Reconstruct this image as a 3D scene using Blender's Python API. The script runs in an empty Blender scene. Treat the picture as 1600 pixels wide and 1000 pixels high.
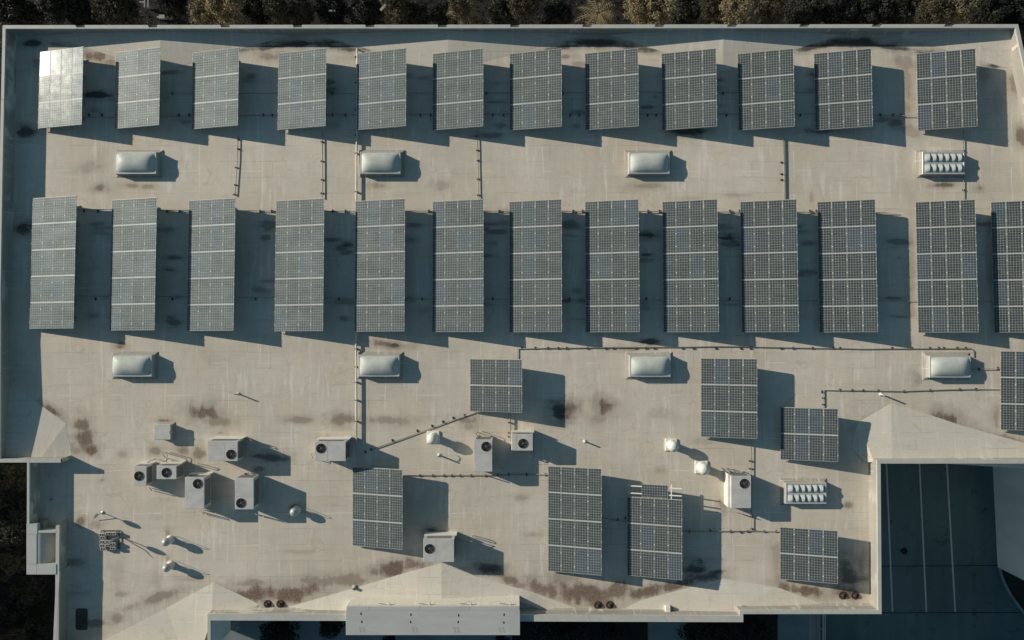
import bpy, bmesh, math, random
from math import sin, cos, pi, radians, atan2, hypot, sqrt
from mathutils import Vector, Matrix, noise
random.seed(7)

S = bpy.context.scene
COL = S.collection
H = 45.0            # camera height above the flat part of the roof (m)
F = 1150.0          # focal length in photograph pixels (1600 wide)
GZ = -9.0           # ground level
SLOPE = 0.040       # the roof falls to the north
Y0 = (500 - 535) / (F / H)
ELEV, AZ = 20.6, 22.0
PH = 0.85           # parapet height

# ------------------------------------------------------------------ helpers
def roofz(Y):
    return -SLOPE * max(0.0, Y - Y0)

def at(px, py, z):
    k = (H - z) / F
    return Vector(((px - 800) * k, (500 - py) * k, z))

def on(px, py, h=0.0):
    """point h above the roof that a pixel of the photograph looks at"""
    z = h
    for _ in range(6):
        p = at(px, py, z)
        z = roofz(p.y) + h
    return at(px, py, z)

def P2(p, h=0.0):
    return Vector((p.x, p.y, roofz(p.y) + h))

def link(o, parent=None):
    COL.objects.link(o)
    if parent is not None:
        o.parent = parent
    return o

def tag(o, label=None, cat=None, group=None, kind=None):
    if label: o['label'] = label
    if cat: o['category'] = cat
    if group: o['group'] = group
    if kind: o['kind'] = kind
    return o

def thing(name, loc, label, cat, group=None, rotz=0.0):
    o = bpy.data.objects.new(name, None)
    o.empty_display_size = 0.3
    o.location = loc
    o.rotation_euler = (0, 0, rotz)
    link(o)
    return tag(o, label, cat, group)

def mesh_of(bm, mats, name, smooth=False):
    me = bpy.data.meshes.new(name)
    bm.normal_update()
    bm.to_mesh(me); bm.free()
    for m in (mats if isinstance(mats, (list, tuple)) else [mats]):
        me.materials.append(m)
    if smooth:
        for p in me.polygons: p.use_smooth = True
    return me

def obj(name, bm, mats, parent=None, smooth=False, loc=None):
    o = bpy.data.objects.new(name, mesh_of(bm, mats, name, smooth))
    if loc is not None: o.location = loc
    return link(o, parent)

def obj_me(name, me, parent=None, loc=None):
    o = bpy.data.objects.new(name, me)
    if loc is not None: o.location = loc
    return link(o, parent)

def copy_tree(o, parent=None):
    c = o.copy()
    COL.objects.link(c)
    if parent is not None:
        c.parent = parent
    for ch in list(o.children):
        copy_tree(ch, c)
    return c

def box(bm, x0, y0, z0, x1, y1, z1, mi=0, bevel=0.0):
    r = bmesh.ops.create_cube(bm, size=1.0, matrix=Matrix.Translation(((x0+x1)/2, (y0+y1)/2, (z0+z1)/2)) @ Matrix.Diagonal((x1-x0, y1-y0, z1-z0, 1)))
    vs = r['verts']
    fs = set(f for v in vs for f in v.link_faces)
    for f in fs: f.material_index = mi
    if bevel > 0:
        es = list(set(e for v in vs for e in v.link_edges))
        rr = bmesh.ops.bevel(bm, geom=es, offset=bevel, segments=1, affect='EDGES', profile=0.5)
        for f in rr['faces']: f.material_index = mi
    return vs

def tube(bm, pts, r, seg=8, mi=0, caps=True, radii=None):
    rings = []
    n = len(pts)
    for i, p in enumerate(pts):
        p = Vector(p)
        a = Vector(pts[max(i-1, 0)]); b = Vector(pts[min(i+1, n-1)])
        t = (b - a).normalized()
        u = t.cross(Vector((0, 0, 1)))
        if u.length < 1e-3: u = t.cross(Vector((0, 1, 0)))
        u.normalize(); w = t.cross(u).normalized()
        rr = radii[i] if radii else r
        rings.append([bm.verts.new(p + u*rr*cos(2*pi*k/seg) + w*rr*sin(2*pi*k/seg)) for k in range(seg)])
    for i in range(n-1):
        for k in range(seg):
            f = bm.faces.new((rings[i][k], rings[i+1][k], rings[i+1][(k+1) % seg], rings[i][(k+1) % seg]))
            f.material_index = mi; f.smooth = True
    if caps:
        for rg in (rings[0][::-1], rings[-1]):
            try:
                f = bm.faces.new(rg); f.material_index = mi
            except ValueError: pass

def lathe(bm, prof, seg=20, mi=0, c=(0, 0), smooth=True):
    """prof: list of (r, z) from bottom to top"""
    rings = []
    for r, z in prof:
        if r < 1e-4:
            rings.append([bm.verts.new((c[0], c[1], z))])
        else:
            rings.append([bm.verts.new((c[0]+r*cos(2*pi*k/seg), c[1]+r*sin(2*pi*k/seg), z)) for k in range(seg)])
    for a, b in zip(rings[:-1], rings[1:]):
        for k in range(seg):
            k2 = (k+1) % seg
            if len(a) == 1 and len(b) == 1: continue
            if len(a) == 1: vs = (a[0], b[k2], b[k])
            elif len(b) == 1: vs = (a[k], a[k2], b[0])
            else: vs = (a[k], a[k2], b[k2], b[k])
            f = bm.faces.new(vs[::1]); f.material_index = mi; f.smooth = smooth

def poly(bm, pts, mi=0):
    f = bm.faces.new([bm.verts.new(p) for p in pts]); f.material_index = mi
    return f

# ------------------------------------------------------------------ materials
class NT:
    def __init__(self, name):
        self.m = bpy.data.materials.new(name); self.m.use_nodes = True
        self.t = self.m.node_tree; self.n = self.t.nodes
        self.bsdf = self.n['Principled BSDF']
    def new(self, typ, **kw):
        nd = self.n.new(typ)
        for k, v in kw.items():
            if k.startswith('i_'):
                nd.inputs[k[2:].replace('_', ' ')].default_value = v
            else: setattr(nd, k, v)
        return nd
    def set(self, inp, v):
        if isinstance(v, bpy.types.NodeSocket): self.t.links.new(v, inp)
        else: inp.default_value = v
    def math(self, op, a, b=None, c=None, clamp=False):
        nd = self.n.new('ShaderNodeMath'); nd.operation = op; nd.use_clamp = clamp
        self.set(nd.inputs[0], a)
        if b is not None: self.set(nd.inputs[1], b)
        if c is not None: self.set(nd.inputs[2], c)
        return nd.outputs[0]
    def vmath(self, op, a, b=None):
        nd = self.n.new('ShaderNodeVectorMath'); nd.operation = op
        self.set(nd.inputs[0], a)
        if b is not None: self.set(nd.inputs[1], b)
        return nd.outputs['Value'] if op in ('LENGTH', 'DOT_PRODUCT') else nd.outputs[0]
    def noise(self, vec, scale, detail=3, rough=0.55, out='Fac'):
        nd = self.n.new('ShaderNodeTexNoise')
        self.set(nd.inputs['Vector'], vec); nd.inputs['Scale'].default_value = scale
        nd.inputs['Detail'].default_value = detail; nd.inputs['Roughness'].default_value = rough
        return nd.outputs[out]
    def mapr(self, v, a, b, c, d, smooth=False):
        nd = self.n.new('ShaderNodeMapRange')
        if smooth: nd.interpolation_type = 'SMOOTHSTEP'
        self.set(nd.inputs[0], v)
        for i, x in enumerate((a, b, c, d)): self.set(nd.inputs[1+i], x)
        return nd.outputs[0]
    def mix(self, fac, a, b, mode='MIX'):
        nd = self.n.new('ShaderNodeMix'); nd.data_type = 'RGBA'; nd.blend_type = mode
        self.set(nd.inputs[0], fac)
        for s, v in ((nd.inputs[6], a), (nd.inputs[7], b)):
            if isinstance(v, (tuple, list)) and len(v) == 3: v = (*v, 1)
            self.set(s, v)
        return nd.outputs[2]
    def coord(self, which='Object'):
        return self.n.new('ShaderNodeTexCoord').outputs[which]
    def pos(self):
        return self.n.new('ShaderNodeNewGeometry').outputs['Position']
    def scale(self, vec, s):
        return self.vmath('MULTIPLY', vec, s)
    def bump(self, hgt, strength=0.3, dist=0.02):
        nd = self.n.new('ShaderNodeBump'); nd.inputs['Strength'].default_value = strength
        nd.inputs['Distance'].default_value = dist
        self.set(nd.inputs['Height'], hgt)
        self.t.links.new(nd.outputs[0], self.bsdf.inputs['Normal'])
    def finish(self, col=None, rough=0.6, metal=0.0, ior=1.5, spec=0.5):
        b = self.bsdf
        if col is not None:
            if isinstance(col, (tuple, list)) and len(col) == 3: col = (*col, 1)
            self.set(b.inputs['Base Color'], col)
        self.set(b.inputs['Roughness'], rough); self.set(b.inputs['Metallic'], metal)
        b.inputs['IOR'].default_value = ior
        b.inputs['Specular IOR Level'].default_value = spec
        return self.m

def simple(name, col, rough=0.6, metal=0.0, var=0.12, scale=3.0, spec=0.5, streak=None):
    t = NT(name)
    p = t.pos()
    n = t.noise(p if streak is None else t.scale(p, streak), scale, 4)
    v = t.mapr(n, 0.25, 0.75, 1-var, 1+var)
    c = t.mix(1.0, col, (1, 1, 1), 'MULTIPLY')
    nd = t.n.new('ShaderNodeVectorMath'); nd.operation = 'SCALE'
    t.set(nd.inputs[0], c); t.set(nd.inputs['Scale'], v)
    return t.finish(nd.outputs[0], rough, metal, spec=spec)

# stains that really lie on the membrane: (px, py, rx, ry, strength, rotation deg)
BROWN = [
 (320,643,24,13,.80,0),(335,658,26,8,.5,0),(84,644,20,7,.85,33),(127,662,12,14,.75,0),(128,688,17,16,.8,0),(145,703,11,9,.85,0),
 (121,703,8,9,.5,0),(190,710,9,7,.4,0),(243,704,8,8,.55,0),(286,704,9,8,.6,0),(311,708,13,10,.65,0),(257,657,13,4,.7,0),(344,677,9,4,.5,0),
 (946,635,14,13,1.0,0),(936,653,20,8,.35,0),(890,641,12,13,.7,0),(1483,655,24,11,.9,12),(1562,684,40,7,.55,12),(1030,645,20,8,.2,0),
 (470,656,22,5,.5,0),(540,656,30,8,.6,0),(605,656,36,5,.45,0),(632,658,14,7,.4,0),(728,656,15,6,.55,0),(733,667,10,5,.4,0),(505,683,20,5,.3,0),
 (400,930,46,16,.85,0),(455,928,50,13,.8,-12),(390,912,30,7,.5,0),(500,910,30,9,.5,0),(545,905,40,10,.55,0),(612,890,32,13,.9,-15),(645,884,20,8,.7,-15),
 (795,905,16,6,.7,14),(780,898,14,5,.6,14),(850,920,32,12,.7,12),(905,925,45,15,.8,8),(960,925,40,16,.75,0),(1010,925,40,10,.8,-12),(1052,915,30,8,.8,-14),
 (880,903,30,9,.4,0),(815,915,16,6,.5,0),(940,940,26,9,.7,0),
 (1255,922,38,9,.8,6),(1325,925,20,10,1.0,0),(1222,915,10,20,.35,0),(1215,870,9,26,.35,0),(1345,880,10,24,.4,0),(1330,904,14,18,.5,0),
 (250,932,34,7,.55,-18),(205,948,24,6,.45,-18),(190,928,12,4,.4,0),(185,965,12,8,.5,0),(300,905,20,5,.3,0),(180,905,12,30,.18,0),(245,900,10,20,.18,0),
 (150,88,24,8,.75,0),(172,96,12,6,.5,0),(283,99,14,5,.4,0),(420,88,22,6,.5,0),(570,92,24,6,.45,0),(880,88,20,5,.6,0),(905,100,16,5,.4,0),
 (1345,88,18,4,.45,0),(1415,100,14,14,.4,0),(1540,118,14,14,.4,0),(1590,128,14,20,.55,0),(1594,210,9,14,.75,0),(1560,160,10,30,.2,0),
 (1425,205,20,10,.35,0),(1418,130,6,50,.35,0),(1424,420,6,80,.3,0),(1545,430,5,60,.25,0),
 (156,293,9,6,.7,0),(205,290,18,4,.55,0),(140,260,16,8,.3,0),(230,291,12,4,.5,0),(590,290,16,5,.45,0),(690,290,12,8,.3,0),(1010,290,20,5,.45,0),
 (1475,289,15,4,.8,0),(1531,294,6,5,.6,0),(1325,789,6,4,.6,0),(187,542,10,6,.7,0),(605,538,20,5,.7,8),(985,545,24,4,.5,0),(1268,312,6,14,.35,0),
 (812,778,10,5,.35,0),(835,835,12,5,.35,0),(1127,787,7,10,.55,0),(755,725,8,10,.4,0),(800,330,20,5,.25,0),(1150,305,30,4,.3,0),
 (1360,655,24,5,.5,-25),(1440,690,6,30,.12,0),(1100,690,16,6,.2,0),(1030,735,12,5,.25,0),(640,540,30,5,.25,0),(330,560,30,10,.12,0),
 (1435,590,10,14,.4,0),(1557,660,6,20,.45,0),(125,815,8,6,.7,0),(150,820,12,6,.35,0),(262,836,5,8,.5,0),(263,872,6,5,.5,0),
 (300,780,40,4,.2,0),(470,862,30,3,.2,0),(1080,310,20,3,.2,0),(60,100,14,8,.5,0),
]
DARK = [
 (53,67,15,6,.9,0),(92,70,24,4,.5,8),(472,68,66,7,.85,0),(520,72,60,5,.8,4),(420,74,50,5,.8,-6),(935,67,64,7,.9,0),(880,74,46,5,.85,-8),(985,74,46,5,.8,6),
 (1330,67,66,7,.9,0),(1280,73,56,5,.85,-8),(1395,74,60,5,.85,8),(40,208,20,10,.85,0),(35,355,17,11,.9,0),(155,147,20,6,.85,3),
 (150,972,18,12,.6,0),(112,880,22,6,.5,0),(1015,368,24,6,.95,0),(1132,372,20,6,.95,0),(892,352,14,7,.6,0),(775,362,16,6,.6,0),(770,350,18,4,.5,0),
 (545,382,14,5,.75,0),(520,375,14,3,.5,0),(420,355,18,9,.5,0),(1336,420,22,6,.35,0),(1540,350,22,6,.6,0),(873,644,15,15,.95,0),(676,831,12,9,.85,0),
 (1092,890,26,12,.85,0),(1110,897,24,8,.8,-8),(762,889,24,9,.95,0),(745,884,14,8,.5,0),(614,540,10,6,.8,0),(1018,534,18,5,.8,0),(1320,890,13,20,.6,0),
 (460,792,8,5,.8,0),(405,712,12,5,.7,0),(425,715,20,8,.7,0),(404,733,8,5,.6,0),(150,350,14,3,.4,0),(300,330,10,3,.4,0),(1290,205,40,5,.6,0),(1075,205,26,7,.85,0),
 (760,212,20,5,.5,0),(510,128,12,4,.5,0),(775,130,12,4,.5,0),(1125,125,10,4,.5,0),(270,505,14,10,.6,0),(1010,398,8,3,.7,0),(885,470,12,3,.7,0),(760,400,14,3,.6,0),
 (430,355,30,4,.4,0),(1260,425,24,4,.5,0),(650,352,16,4,.4,0),(1520,57,20,6,.9,0),(1508,55,8,5,.8,0),(1265,380,14,4,.5,0),(95,830,14,6,.3,0),(130,930,20,6,.35,0),
 (1553,103,8,4,.8,0),(1335,905,26,8,.6,0),(160,750,6,4,.4,0),(80,780,4,3,.5,0),
]
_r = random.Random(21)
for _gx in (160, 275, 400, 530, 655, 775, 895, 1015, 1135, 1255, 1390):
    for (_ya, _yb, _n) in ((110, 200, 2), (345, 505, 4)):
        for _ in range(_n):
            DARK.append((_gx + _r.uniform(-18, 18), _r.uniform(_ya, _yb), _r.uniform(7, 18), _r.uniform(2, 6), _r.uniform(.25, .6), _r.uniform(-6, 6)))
def stain_mask(t, p, lst, nz, soft, halo=0.0, reg=None):
    out = None
    for (px, py, rx, ry, s, rot) in lst:
        if reg:
            m = 2.6*max(rx, ry) if rot else 0
            if px + max(m, 2.6*rx) < reg[0] or px - max(m, 2.6*rx) > reg[1] or py + max(m, 2.6*ry) < reg[2] or py - max(m, 2.6*ry) > reg[3]: continue
        c = on(px, py, 0.0); k = H / F
        d = t.vmath('SUBTRACT', p, (c.x, c.y, 0))
        if rot:
            nd = t.n.new('ShaderNodeVectorRotate'); nd.rotation_type = 'Z_AXIS'
            nd.inputs['Angle'].default_value = radians(rot)
            t.set(nd.inputs['Vector'], d); d = nd.outputs[0]
        d = t.vmath('MULTIPLY', d, (1/(rx*k*1.36), 1/(ry*k*1.36), 0))
        l = t.vmath('LENGTH', d)
        l = t.math('ADD', l, nz)
        m = t.mapr(l, 1.0, soft, 0.0, min(1.0, s*1.2), True)
        if halo: m = t.math('MAXIMUM', m, t.mapr(l, 1.7, 0.55, 0.0, s*halo, True))
        out = m if out is None else t.math('MAXIMUM', out, m)
    return 0.0 if out is None else out

def membrane(name, stains=True, clean=False, AB=None, reg=None):
    t = NT(name)
    p = t.pos()
    # sheets: laps across the roof every metre or so, staggered end laps
    br = t.n.new('ShaderNodeTexBrick')
    br.offset = 0.37; br.offset_frequency = 2; br.squash = 1.0
    nzv = t.noise(p, 0.5, 2, 0.5, 'Color')
    wob = t.vmath('ADD', p, t.vmath('MULTIPLY', t.vmath('SUBTRACT', nzv, (.5, .5, .5)), (0.16, 0.10, 0)))
    t.set(br.inputs['Vector'], wob)
    br.inputs['Scale'].default_value = 1.0
    br.inputs['Brick Width'].default_value = 3.7; br.inputs['Row Height'].default_value = 0.98
    br.inputs['Mortar Size'].default_value = 0.022; br.inputs['Mortar Smooth'].default_value = 0.5
    br.inputs['Color1'].default_value = (0.2, 0.2, 0.2, 1); br.inputs['Color2'].default_value = (0.8, 0.8, 0.8, 1)
    seam = br.outputs['Fac']
    tone = t.n.new('ShaderNodeSeparateColor'); t.set(tone.inputs[0], br.outputs['Color'])
    big = t.noise(p, 0.16, 3, 0.55)
    mid = t.noise(p, 0.9, 4, 0.6)
    fine = t.noise(p, 7.0, 4, 0.65)
    strk = t.noise(t.scale(p, (1.5, 0.22, 1)), 1.5, 4, 0.6)
    strk2 = t.noise(t.scale(p, (0.25, 2.2, 1)), 1.2, 3, 0.6)
    A, B = (0.500, 0.440, 0.355), (0.730, 0.670, 0.575)
    if clean: A, B = (0.610, 0.570, 0.490), (0.720, 0.680, 0.600)
    if AB: A, B = AB
    v = t.math('ADD', t.math('MULTIPLY', big, 0.45), t.math('MULTIPLY', mid, 0.25))
    v = t.math('ADD', v, t.math('MULTIPLY', strk, 0.22))
    v = t.math('ADD', v, t.math('MULTIPLY', strk2, 0.12))
    v = t.math('ADD', v, t.math('MULTIPLY', tone.outputs[0], 0.08))
    col = t.mix(t.mapr(v, 0.36, 0.72, 0, 1), A, B)
    # pale lap lines in places, dirty ones in others
    sel = t.noise(p, 0.35, 2)
    pale = t.math('MULTIPLY', seam, t.mapr(sel, 0.5, 0.62, 0.0, 0.60))
    dirt = t.math('MULTIPLY', seam, t.mapr(sel, 0.5, 0.38, 0.0, 0.50))
    col = t.mix(pale, col, (0.78, 0.73, 0.65))
    col = t.mix(dirt, col, (0.36, 0.29, 0.22))
    br2 = t.n.new('ShaderNodeTexBrick'); br2.offset = 0.43; br2.offset_frequency = 2
    rot = t.n.new('ShaderNodeVectorRotate'); rot.rotation_type = 'Z_AXIS'; rot.inputs['Angle'].default_value = pi/2
    t.set(rot.inputs['Vector'], t.vmath('ADD', p, t.vmath('MULTIPLY', t.vmath('SUBTRACT', nzv, (.5, .5, .5)), (0.35, 0.2, 0))))
    t.set(br2.inputs['Vector'], rot.outputs[0])
    br2.inputs['Scale'].default_value = 1.0; br2.inputs['Brick Width'].default_value = 4.6; br2.inputs['Row Height'].default_value = 1.93
    br2.inputs['Mortar Size'].default_value = 0.035; br2.inputs['Mortar Smooth'].default_value = 0.6
    tn2 = t.n.new('ShaderNodeSeparateColor'); br2.inputs['Color1'].default_value = (0.2, 0.2, 0.2, 1); br2.inputs['Color2'].default_value = (0.8, 0.8, 0.8, 1)
    t.set(tn2.inputs[0], br2.outputs['Color'])
    col = t.mix(t.mapr(tn2.outputs[0], 0.2, 0.8, 0.0, 0.16), col, (0.50, 0.47, 0.40))
    col = t.mix(t.math('MULTIPLY', br2.outputs['Fac'], t.mapr(t.noise(p, 0.55, 3, 0.6), 0.46, 0.58, 0.0, 0.65)), col, (0.80, 0.76, 0.68))
    # white brushed coating strokes, north-south
    st = t.math('MULTIPLY', t.mapr(t.noise(t.scale(p, (3.6, 0.42, 1)), 1.0, 3, 0.5), 0.55, 0.66, 0, 1), t.mapr(t.noise(p, 0.28, 2), 0.44, 0.58, 0, 0.50))
    col = t.mix(st, col, (0.80, 0.76, 0.69))
    if stains:
        nz = t.math('ADD', t.mapr(t.noise(p, 0.9, 4, 0.58), 0.28, 0.72, -0.50, 0.40), t.mapr(t.noise(t.scale(p, (2.6, .3, 1)), 1.0, 3, 0.6), 0.3, 0.7, -0.22, 0.22))
        nz2 = t.math('ADD', t.mapr(t.noise(p, 0.9, 5, 0.66), 0.25, 0.75, -0.45, 0.45), t.mapr(t.noise(t.scale(p, (.3, 2.2, 1)), 1.1, 3, 0.6), 0.3, 0.7, -0.3, 0.3))
        mb = stain_mask(t, p, BROWN, nz, 0.20, 0.42, reg)
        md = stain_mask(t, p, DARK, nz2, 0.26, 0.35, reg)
        mott = t.mapr(fine, 0.35, 0.65, 0.84, 1.0)
        col = t.mix(t.math('MULTIPLY', t.math('MULTIPLY', mb, mott), 1.0), col, (0.135, 0.083, 0.056))
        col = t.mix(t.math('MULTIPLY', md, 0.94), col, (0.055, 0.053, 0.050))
    col = t.mix(t.mapr(fine, 0.3, 0.75, 0.14, 0.0), col, (0.30, 0.25, 0.20))
    pk = t.mapr(t.noise(p, 0.45, 3, 0.6), 0.5, 0.66, 0.0, 0.42)
    col = t.mix(pk, col, t.mix(1.0, col, (1.04, 0.95, 0.88), 'MULTIPLY'))
    rg = t.noise(p, 0.33, 3, 0.5)
    ring = t.math('MULTIPLY', t.mapr(t.math('ABSOLUTE', t.math('SUBTRACT', rg, 0.56)), 0.0, 0.010, 0.26, 0.0), t.mapr(mid, 0.4, 0.6, 0, 1))
    col = t.mix(ring, col, (0.30, 0.24, 0.18))
    dk = t.mapr(t.noise(t.scale(p, (0.35, 1.6, 1)), 0.9, 5, 0.65), 0.60, 0.74, 0.0, 0.30)
    col = t.mix(dk, col, (0.33, 0.27, 0.21))
    hg = t.math('ADD', t.math('MULTIPLY', seam, 0.6), t.math('MULTIPLY', fine, 0.25))
    hg = t.math('ADD', hg, t.math('MULTIPLY', mid, 0.8))
    t.bump(hg, 0.35, 0.012)
    return t.finish(col, 0.75, spec=0.3)

M = {}
RX = [-9999, 330, 640, 960, 1270, 9999]; RY = [-9999, 215, 420, 600, 790, 9999]     # the same membrane, split so that each area carries only its own stains
ROOF = [membrane('roof_membrane', reg=(RX[i], RX[i+1], RY[j], RY[j+1])) for j in range(5) for i in range(5)]
M['cricket'] = membrane('cricket_membrane', stains=False, clean=True)
M['upstand'] = membrane('upstand_membrane', stains=False, AB=((0.27, 0.255, 0.225), (0.38, 0.36, 0.32)))
M['coping'] = simple('coping_metal', (0.50, 0.49, 0.46), 0.45, 0.0, 0.08, 2.0)
M['panelmetal'] = simple('panel_metal', (0.47, 0.475, 0.46), 0.5, 0.0, 0.08, 1.2, streak=(0.5, 2, 1))
M['wall'] = simple('wall_concrete', (0.72, 0.71, 0.69), 0.8, 0, 0.10, 1.0, streak=(1, 1, .3))
M['alu'] = simple('aluminium', (0.62, 0.62, 0.60), 0.42, 0.35, 0.06)
M['strip'] = simple('rail_aluminium', (0.43, 0.44, 0.43), 0.55, 0.0, 0.06)
M['frame'] = simple('module_frame', (0.38, 0.39, 0.385), 0.5, 0.0, 0.06)
M['galv'] = simple('galvanised_steel', (0.45, 0.46, 0.46), 0.5, 0.4, 0.1)
M['whitepaint'] = simple('white_coating', (0.72, 0.70, 0.64), 0.55, 0, 0.08, 4)
M['cabinet'] = simple('cabinet_paint', (0.53, 0.515, 0.49), 0.5, 0, 0.14, 2.0)
M['cabinetdark'] = simple('cabinet_grille', (0.16, 0.16, 0.16), 0.6, 0, 0.1)
M['black'] = simple('black_plastic', (0.012, 0.012, 0.013), 0.7, 0, 0.1, spec=0.15)
M['conduit'] = simple('weathered_conduit', (0.27, 0.25, 0.23), 0.6, 0.2, 0.2)
M['block'] = simple('support_block', (0.055, 0.05, 0.047), 0.8, 0, 0.3)
M['whitepipe'] = simple('pale_pipe', (0.60, 0.575, 0.52), 0.6, 0, 0.12)
M['bright'] = simple('bare_steel', (0.72, 0.72, 0.70), 0.5, 0.0, 0.05)
M['drain'] = simple('rusty_drain', (0.070, 0.045, 0.034), 0.8, 0.1, 0.4, 12)
M['dome'] = simple('skylight_acrylic', (0.49, 0.512, 0.475), 0.5, 0, 0.16, 1.8, spec=0.3)
M['lens'] = simple('ribbed_acrylic', (0.44, 0.47, 0.455), 0.5, 0, 0.04, 3, spec=0.25)
def asphalt():
    t = NT('asphalt'); p = t.pos()
    a = t.noise(p, 0.12, 4, 0.6); b = t.noise(t.scale(p, (1.4, 0.12, 1)), 0.8, 4, 0.6); c = t.noise(p, 22, 2, 0.6)
    v = t.math('ADD', t.math('MULTIPLY', a, 0.55), t.math('ADD', t.math('MULTIPLY', b, 0.3), t.math('MULTIPLY', c, 0.15)))
    col = t.mix(t.mapr(v, 0.35, 0.65, 0, 1), (0.054, 0.084, 0.088), (0.110, 0.165, 0.170))
    oil = t.mapr(t.noise(p, 0.9, 5, 0.7), 0.60, 0.70, 0, 0.65)
    col = t.mix(oil, col, (0.03, 0.03, 0.03))
    vo = t.n.new('ShaderNodeTexVoronoi'); vo.feature = 'DISTANCE_TO_EDGE'; vo.inputs['Scale'].default_value = 0.22
    t.set(vo.inputs['Vector'], t.vmath('ADD', p, t.vmath('MULTIPLY', t.noise(p, 1.5, 4, .6, 'Color'), (.9, .9, 0))))
    crk = t.math('MULTIPLY', t.mapr(vo.outputs['Distance'], 0.0, 0.010, 0.35, 0), t.mapr(t.noise(p, 0.3, 2), 0.48, 0.56, 0, 1))
    col = t.mix(crk, col, (0.02, 0.02, 0.02))
    return t.finish(col, 0.9, spec=0.2)
M['asphalt'] = asphalt()
M['concrete'] = simple('plaza_concrete', (0.17, 0.21, 0.215), 0.85, 0, 0.2, 0.8)
M['walkway'] = simple('walkway_concrete', (0.30, 0.29, 0.27), 0.85, 0, 0.12, 1)
M['linepaint'] = simple('line_paint', (0.42, 0.42, 0.40), 0.7, 0, 0.15, 6)
M['soil'] = simple('shaded_soil', (0.012, 0.011, 0.010), 0.95, 0, 0.5, 2.5)  # near-black, so the deep shade under the trees is in the colour
M['bark'] = simple('bark', (0.07, 0.055, 0.04), 0.9, 0, 0.3, 8)
M['antenna'] = simple('antenna_plastic', (0.5, 0.5, 0.48), 0.5)
M['ballast'] = simple('ballast_concrete', (0.40, 0.385, 0.36), 0.8, 0, 0.15)

def glass_cells():
    t = NT('solar_cells')
    uv = t.n.new('ShaderNodeUVMap').outputs[0]
    sp = t.n.new('ShaderNodeSeparateXYZ'); t.set(sp.inputs[0], uv)
    u = t.math('MULTIPLY', sp.outputs[0], 5.0); v = t.math('MULTIPLY', sp.outputs[1], 10.0)
    fu, fv = t.math('FRACT', u), t.math('FRACT', v)
    du = t.math('ABSOLUTE', t.math('SUBTRACT', fu, 0.5)); dv = t.math('ABSOLUTE', t.math('SUBTRACT', fv, 0.5))
    edge = t.math('MAXIMUM', du, dv)
    line = t.mapr(edge, 0.430, 0.455, 0, 1)
    corner_d = t.math('ADD', du, dv)
    info = t.n.new('ShaderNodeObjectInfo')
    rnd = info.outputs['Random']
    cell = t.n.new('ShaderNodeCombineXYZ')
    t.set(cell.inputs[0], t.math('FLOOR', u)); t.set(cell.inputs[1], t.math('FLOOR', v)); t.set(cell.inputs[2], t.math('MULTIPLY', rnd, 91.7))
    wn = t.n.new('ShaderNodeTexWhiteNoise'); wn.noise_dimensions = '3D'; t.set(wn.inputs['Vector'], cell.outputs[0])
    wn2 = t.n.new('ShaderNodeTexWhiteNoise'); wn2.noise_dimensions = '3D'; t.set(wn2.inputs['Vector'], t.vmath('ADD', cell.outputs[0], (5.3, 2.1, 7.7)))
    spot = t.mapr(wn2.outputs['Value'], 0.93, 0.98, 0.0, 0.16)      # a few cells show a wide pale corner
    corner = t.mapr(t.math('ADD', corner_d, spot), 0.77, 0.81, 0, 1)
    mask = t.math('MAXIMUM', line, corner)
    base = t.mix(wn.outputs['Value'], (0.009, 0.013, 0.016), (0.026, 0.028, 0.031))
    warm = t.mapr(t.math('FRACT', t.math('MULTIPLY', rnd, 7.31)), 0.0, 1.0, 0, 1)
    tint = t.mix(warm, (0.82, 1.0, 1.10), (1.08, 1.02, 0.95))
    base = t.mix(1.0, base, tint, 'MULTIPLY')
    bluec = t.mix(t.mapr(t.math('FRACT', t.math('MULTIPLY', rnd, 13.7)), 0.80, 0.86, 0, 0.6), base, (0.028, 0.045, 0.085))
    p = t.pos()
    lcol = t.mix(t.noise(p, 1.7, 3), (0.165, 0.19, 0.185), (0.27, 0.295, 0.285))
    col = t.mix(mask, bluec, lcol)
    # film of dust, thicker towards the low edge and in runs
    dn = t.noise(t.scale(p, (0.6, 3.0, 1)), 1.6, 5, 0.65)
    dust = t.mapr(dn, 0.35, 0.75, 0.005, 0.10)
    dust = t.math('ADD', dust, t.mapr(sp.outputs[0], 0.10, 0.0, 0, 0.08))
    col = t.mix(dust, col, (0.29, 0.285, 0.255))
    rg = t.mapr(t.noise(p, 2.6, 4), 0.3, 0.7, 0.100, 0.128)
    m = t.finish(col, rg, 0, 1.5, 0.34)
    # the dusty, textured glass also scatters light broadly about the mirror direction
    gl = t.n.new('ShaderNodeBsdfAnisotropic'); gl.distribution = 'GGX'
    gl.inputs['Roughness'].default_value = 0.63
    film = t.mapr(t.noise(t.scale(p, (0.8, 2.0, 1)), 0.9, 4, 0.6), 0.3, 0.7, 0.050, 0.082)
    cc = t.n.new('ShaderNodeCombineColor')
    t.set(cc.inputs[0], t.math('MULTIPLY', film, 0.87)); t.set(cc.inputs[1], film); t.set(cc.inputs[2], film)
    t.t.links.new(cc.outputs[0], gl.inputs['Color'])
    ad = t.n.new('ShaderNodeAddShader')
    t.t.links.new(t.bsdf.outputs[0], ad.inputs[0]); t.t.links.new(gl.outputs[0], ad.inputs[1])
    t.t.links.new(ad.outputs[0], t.n['Material Output'].inputs[0])
    return m
M['cells'] = glass_cells()

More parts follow.
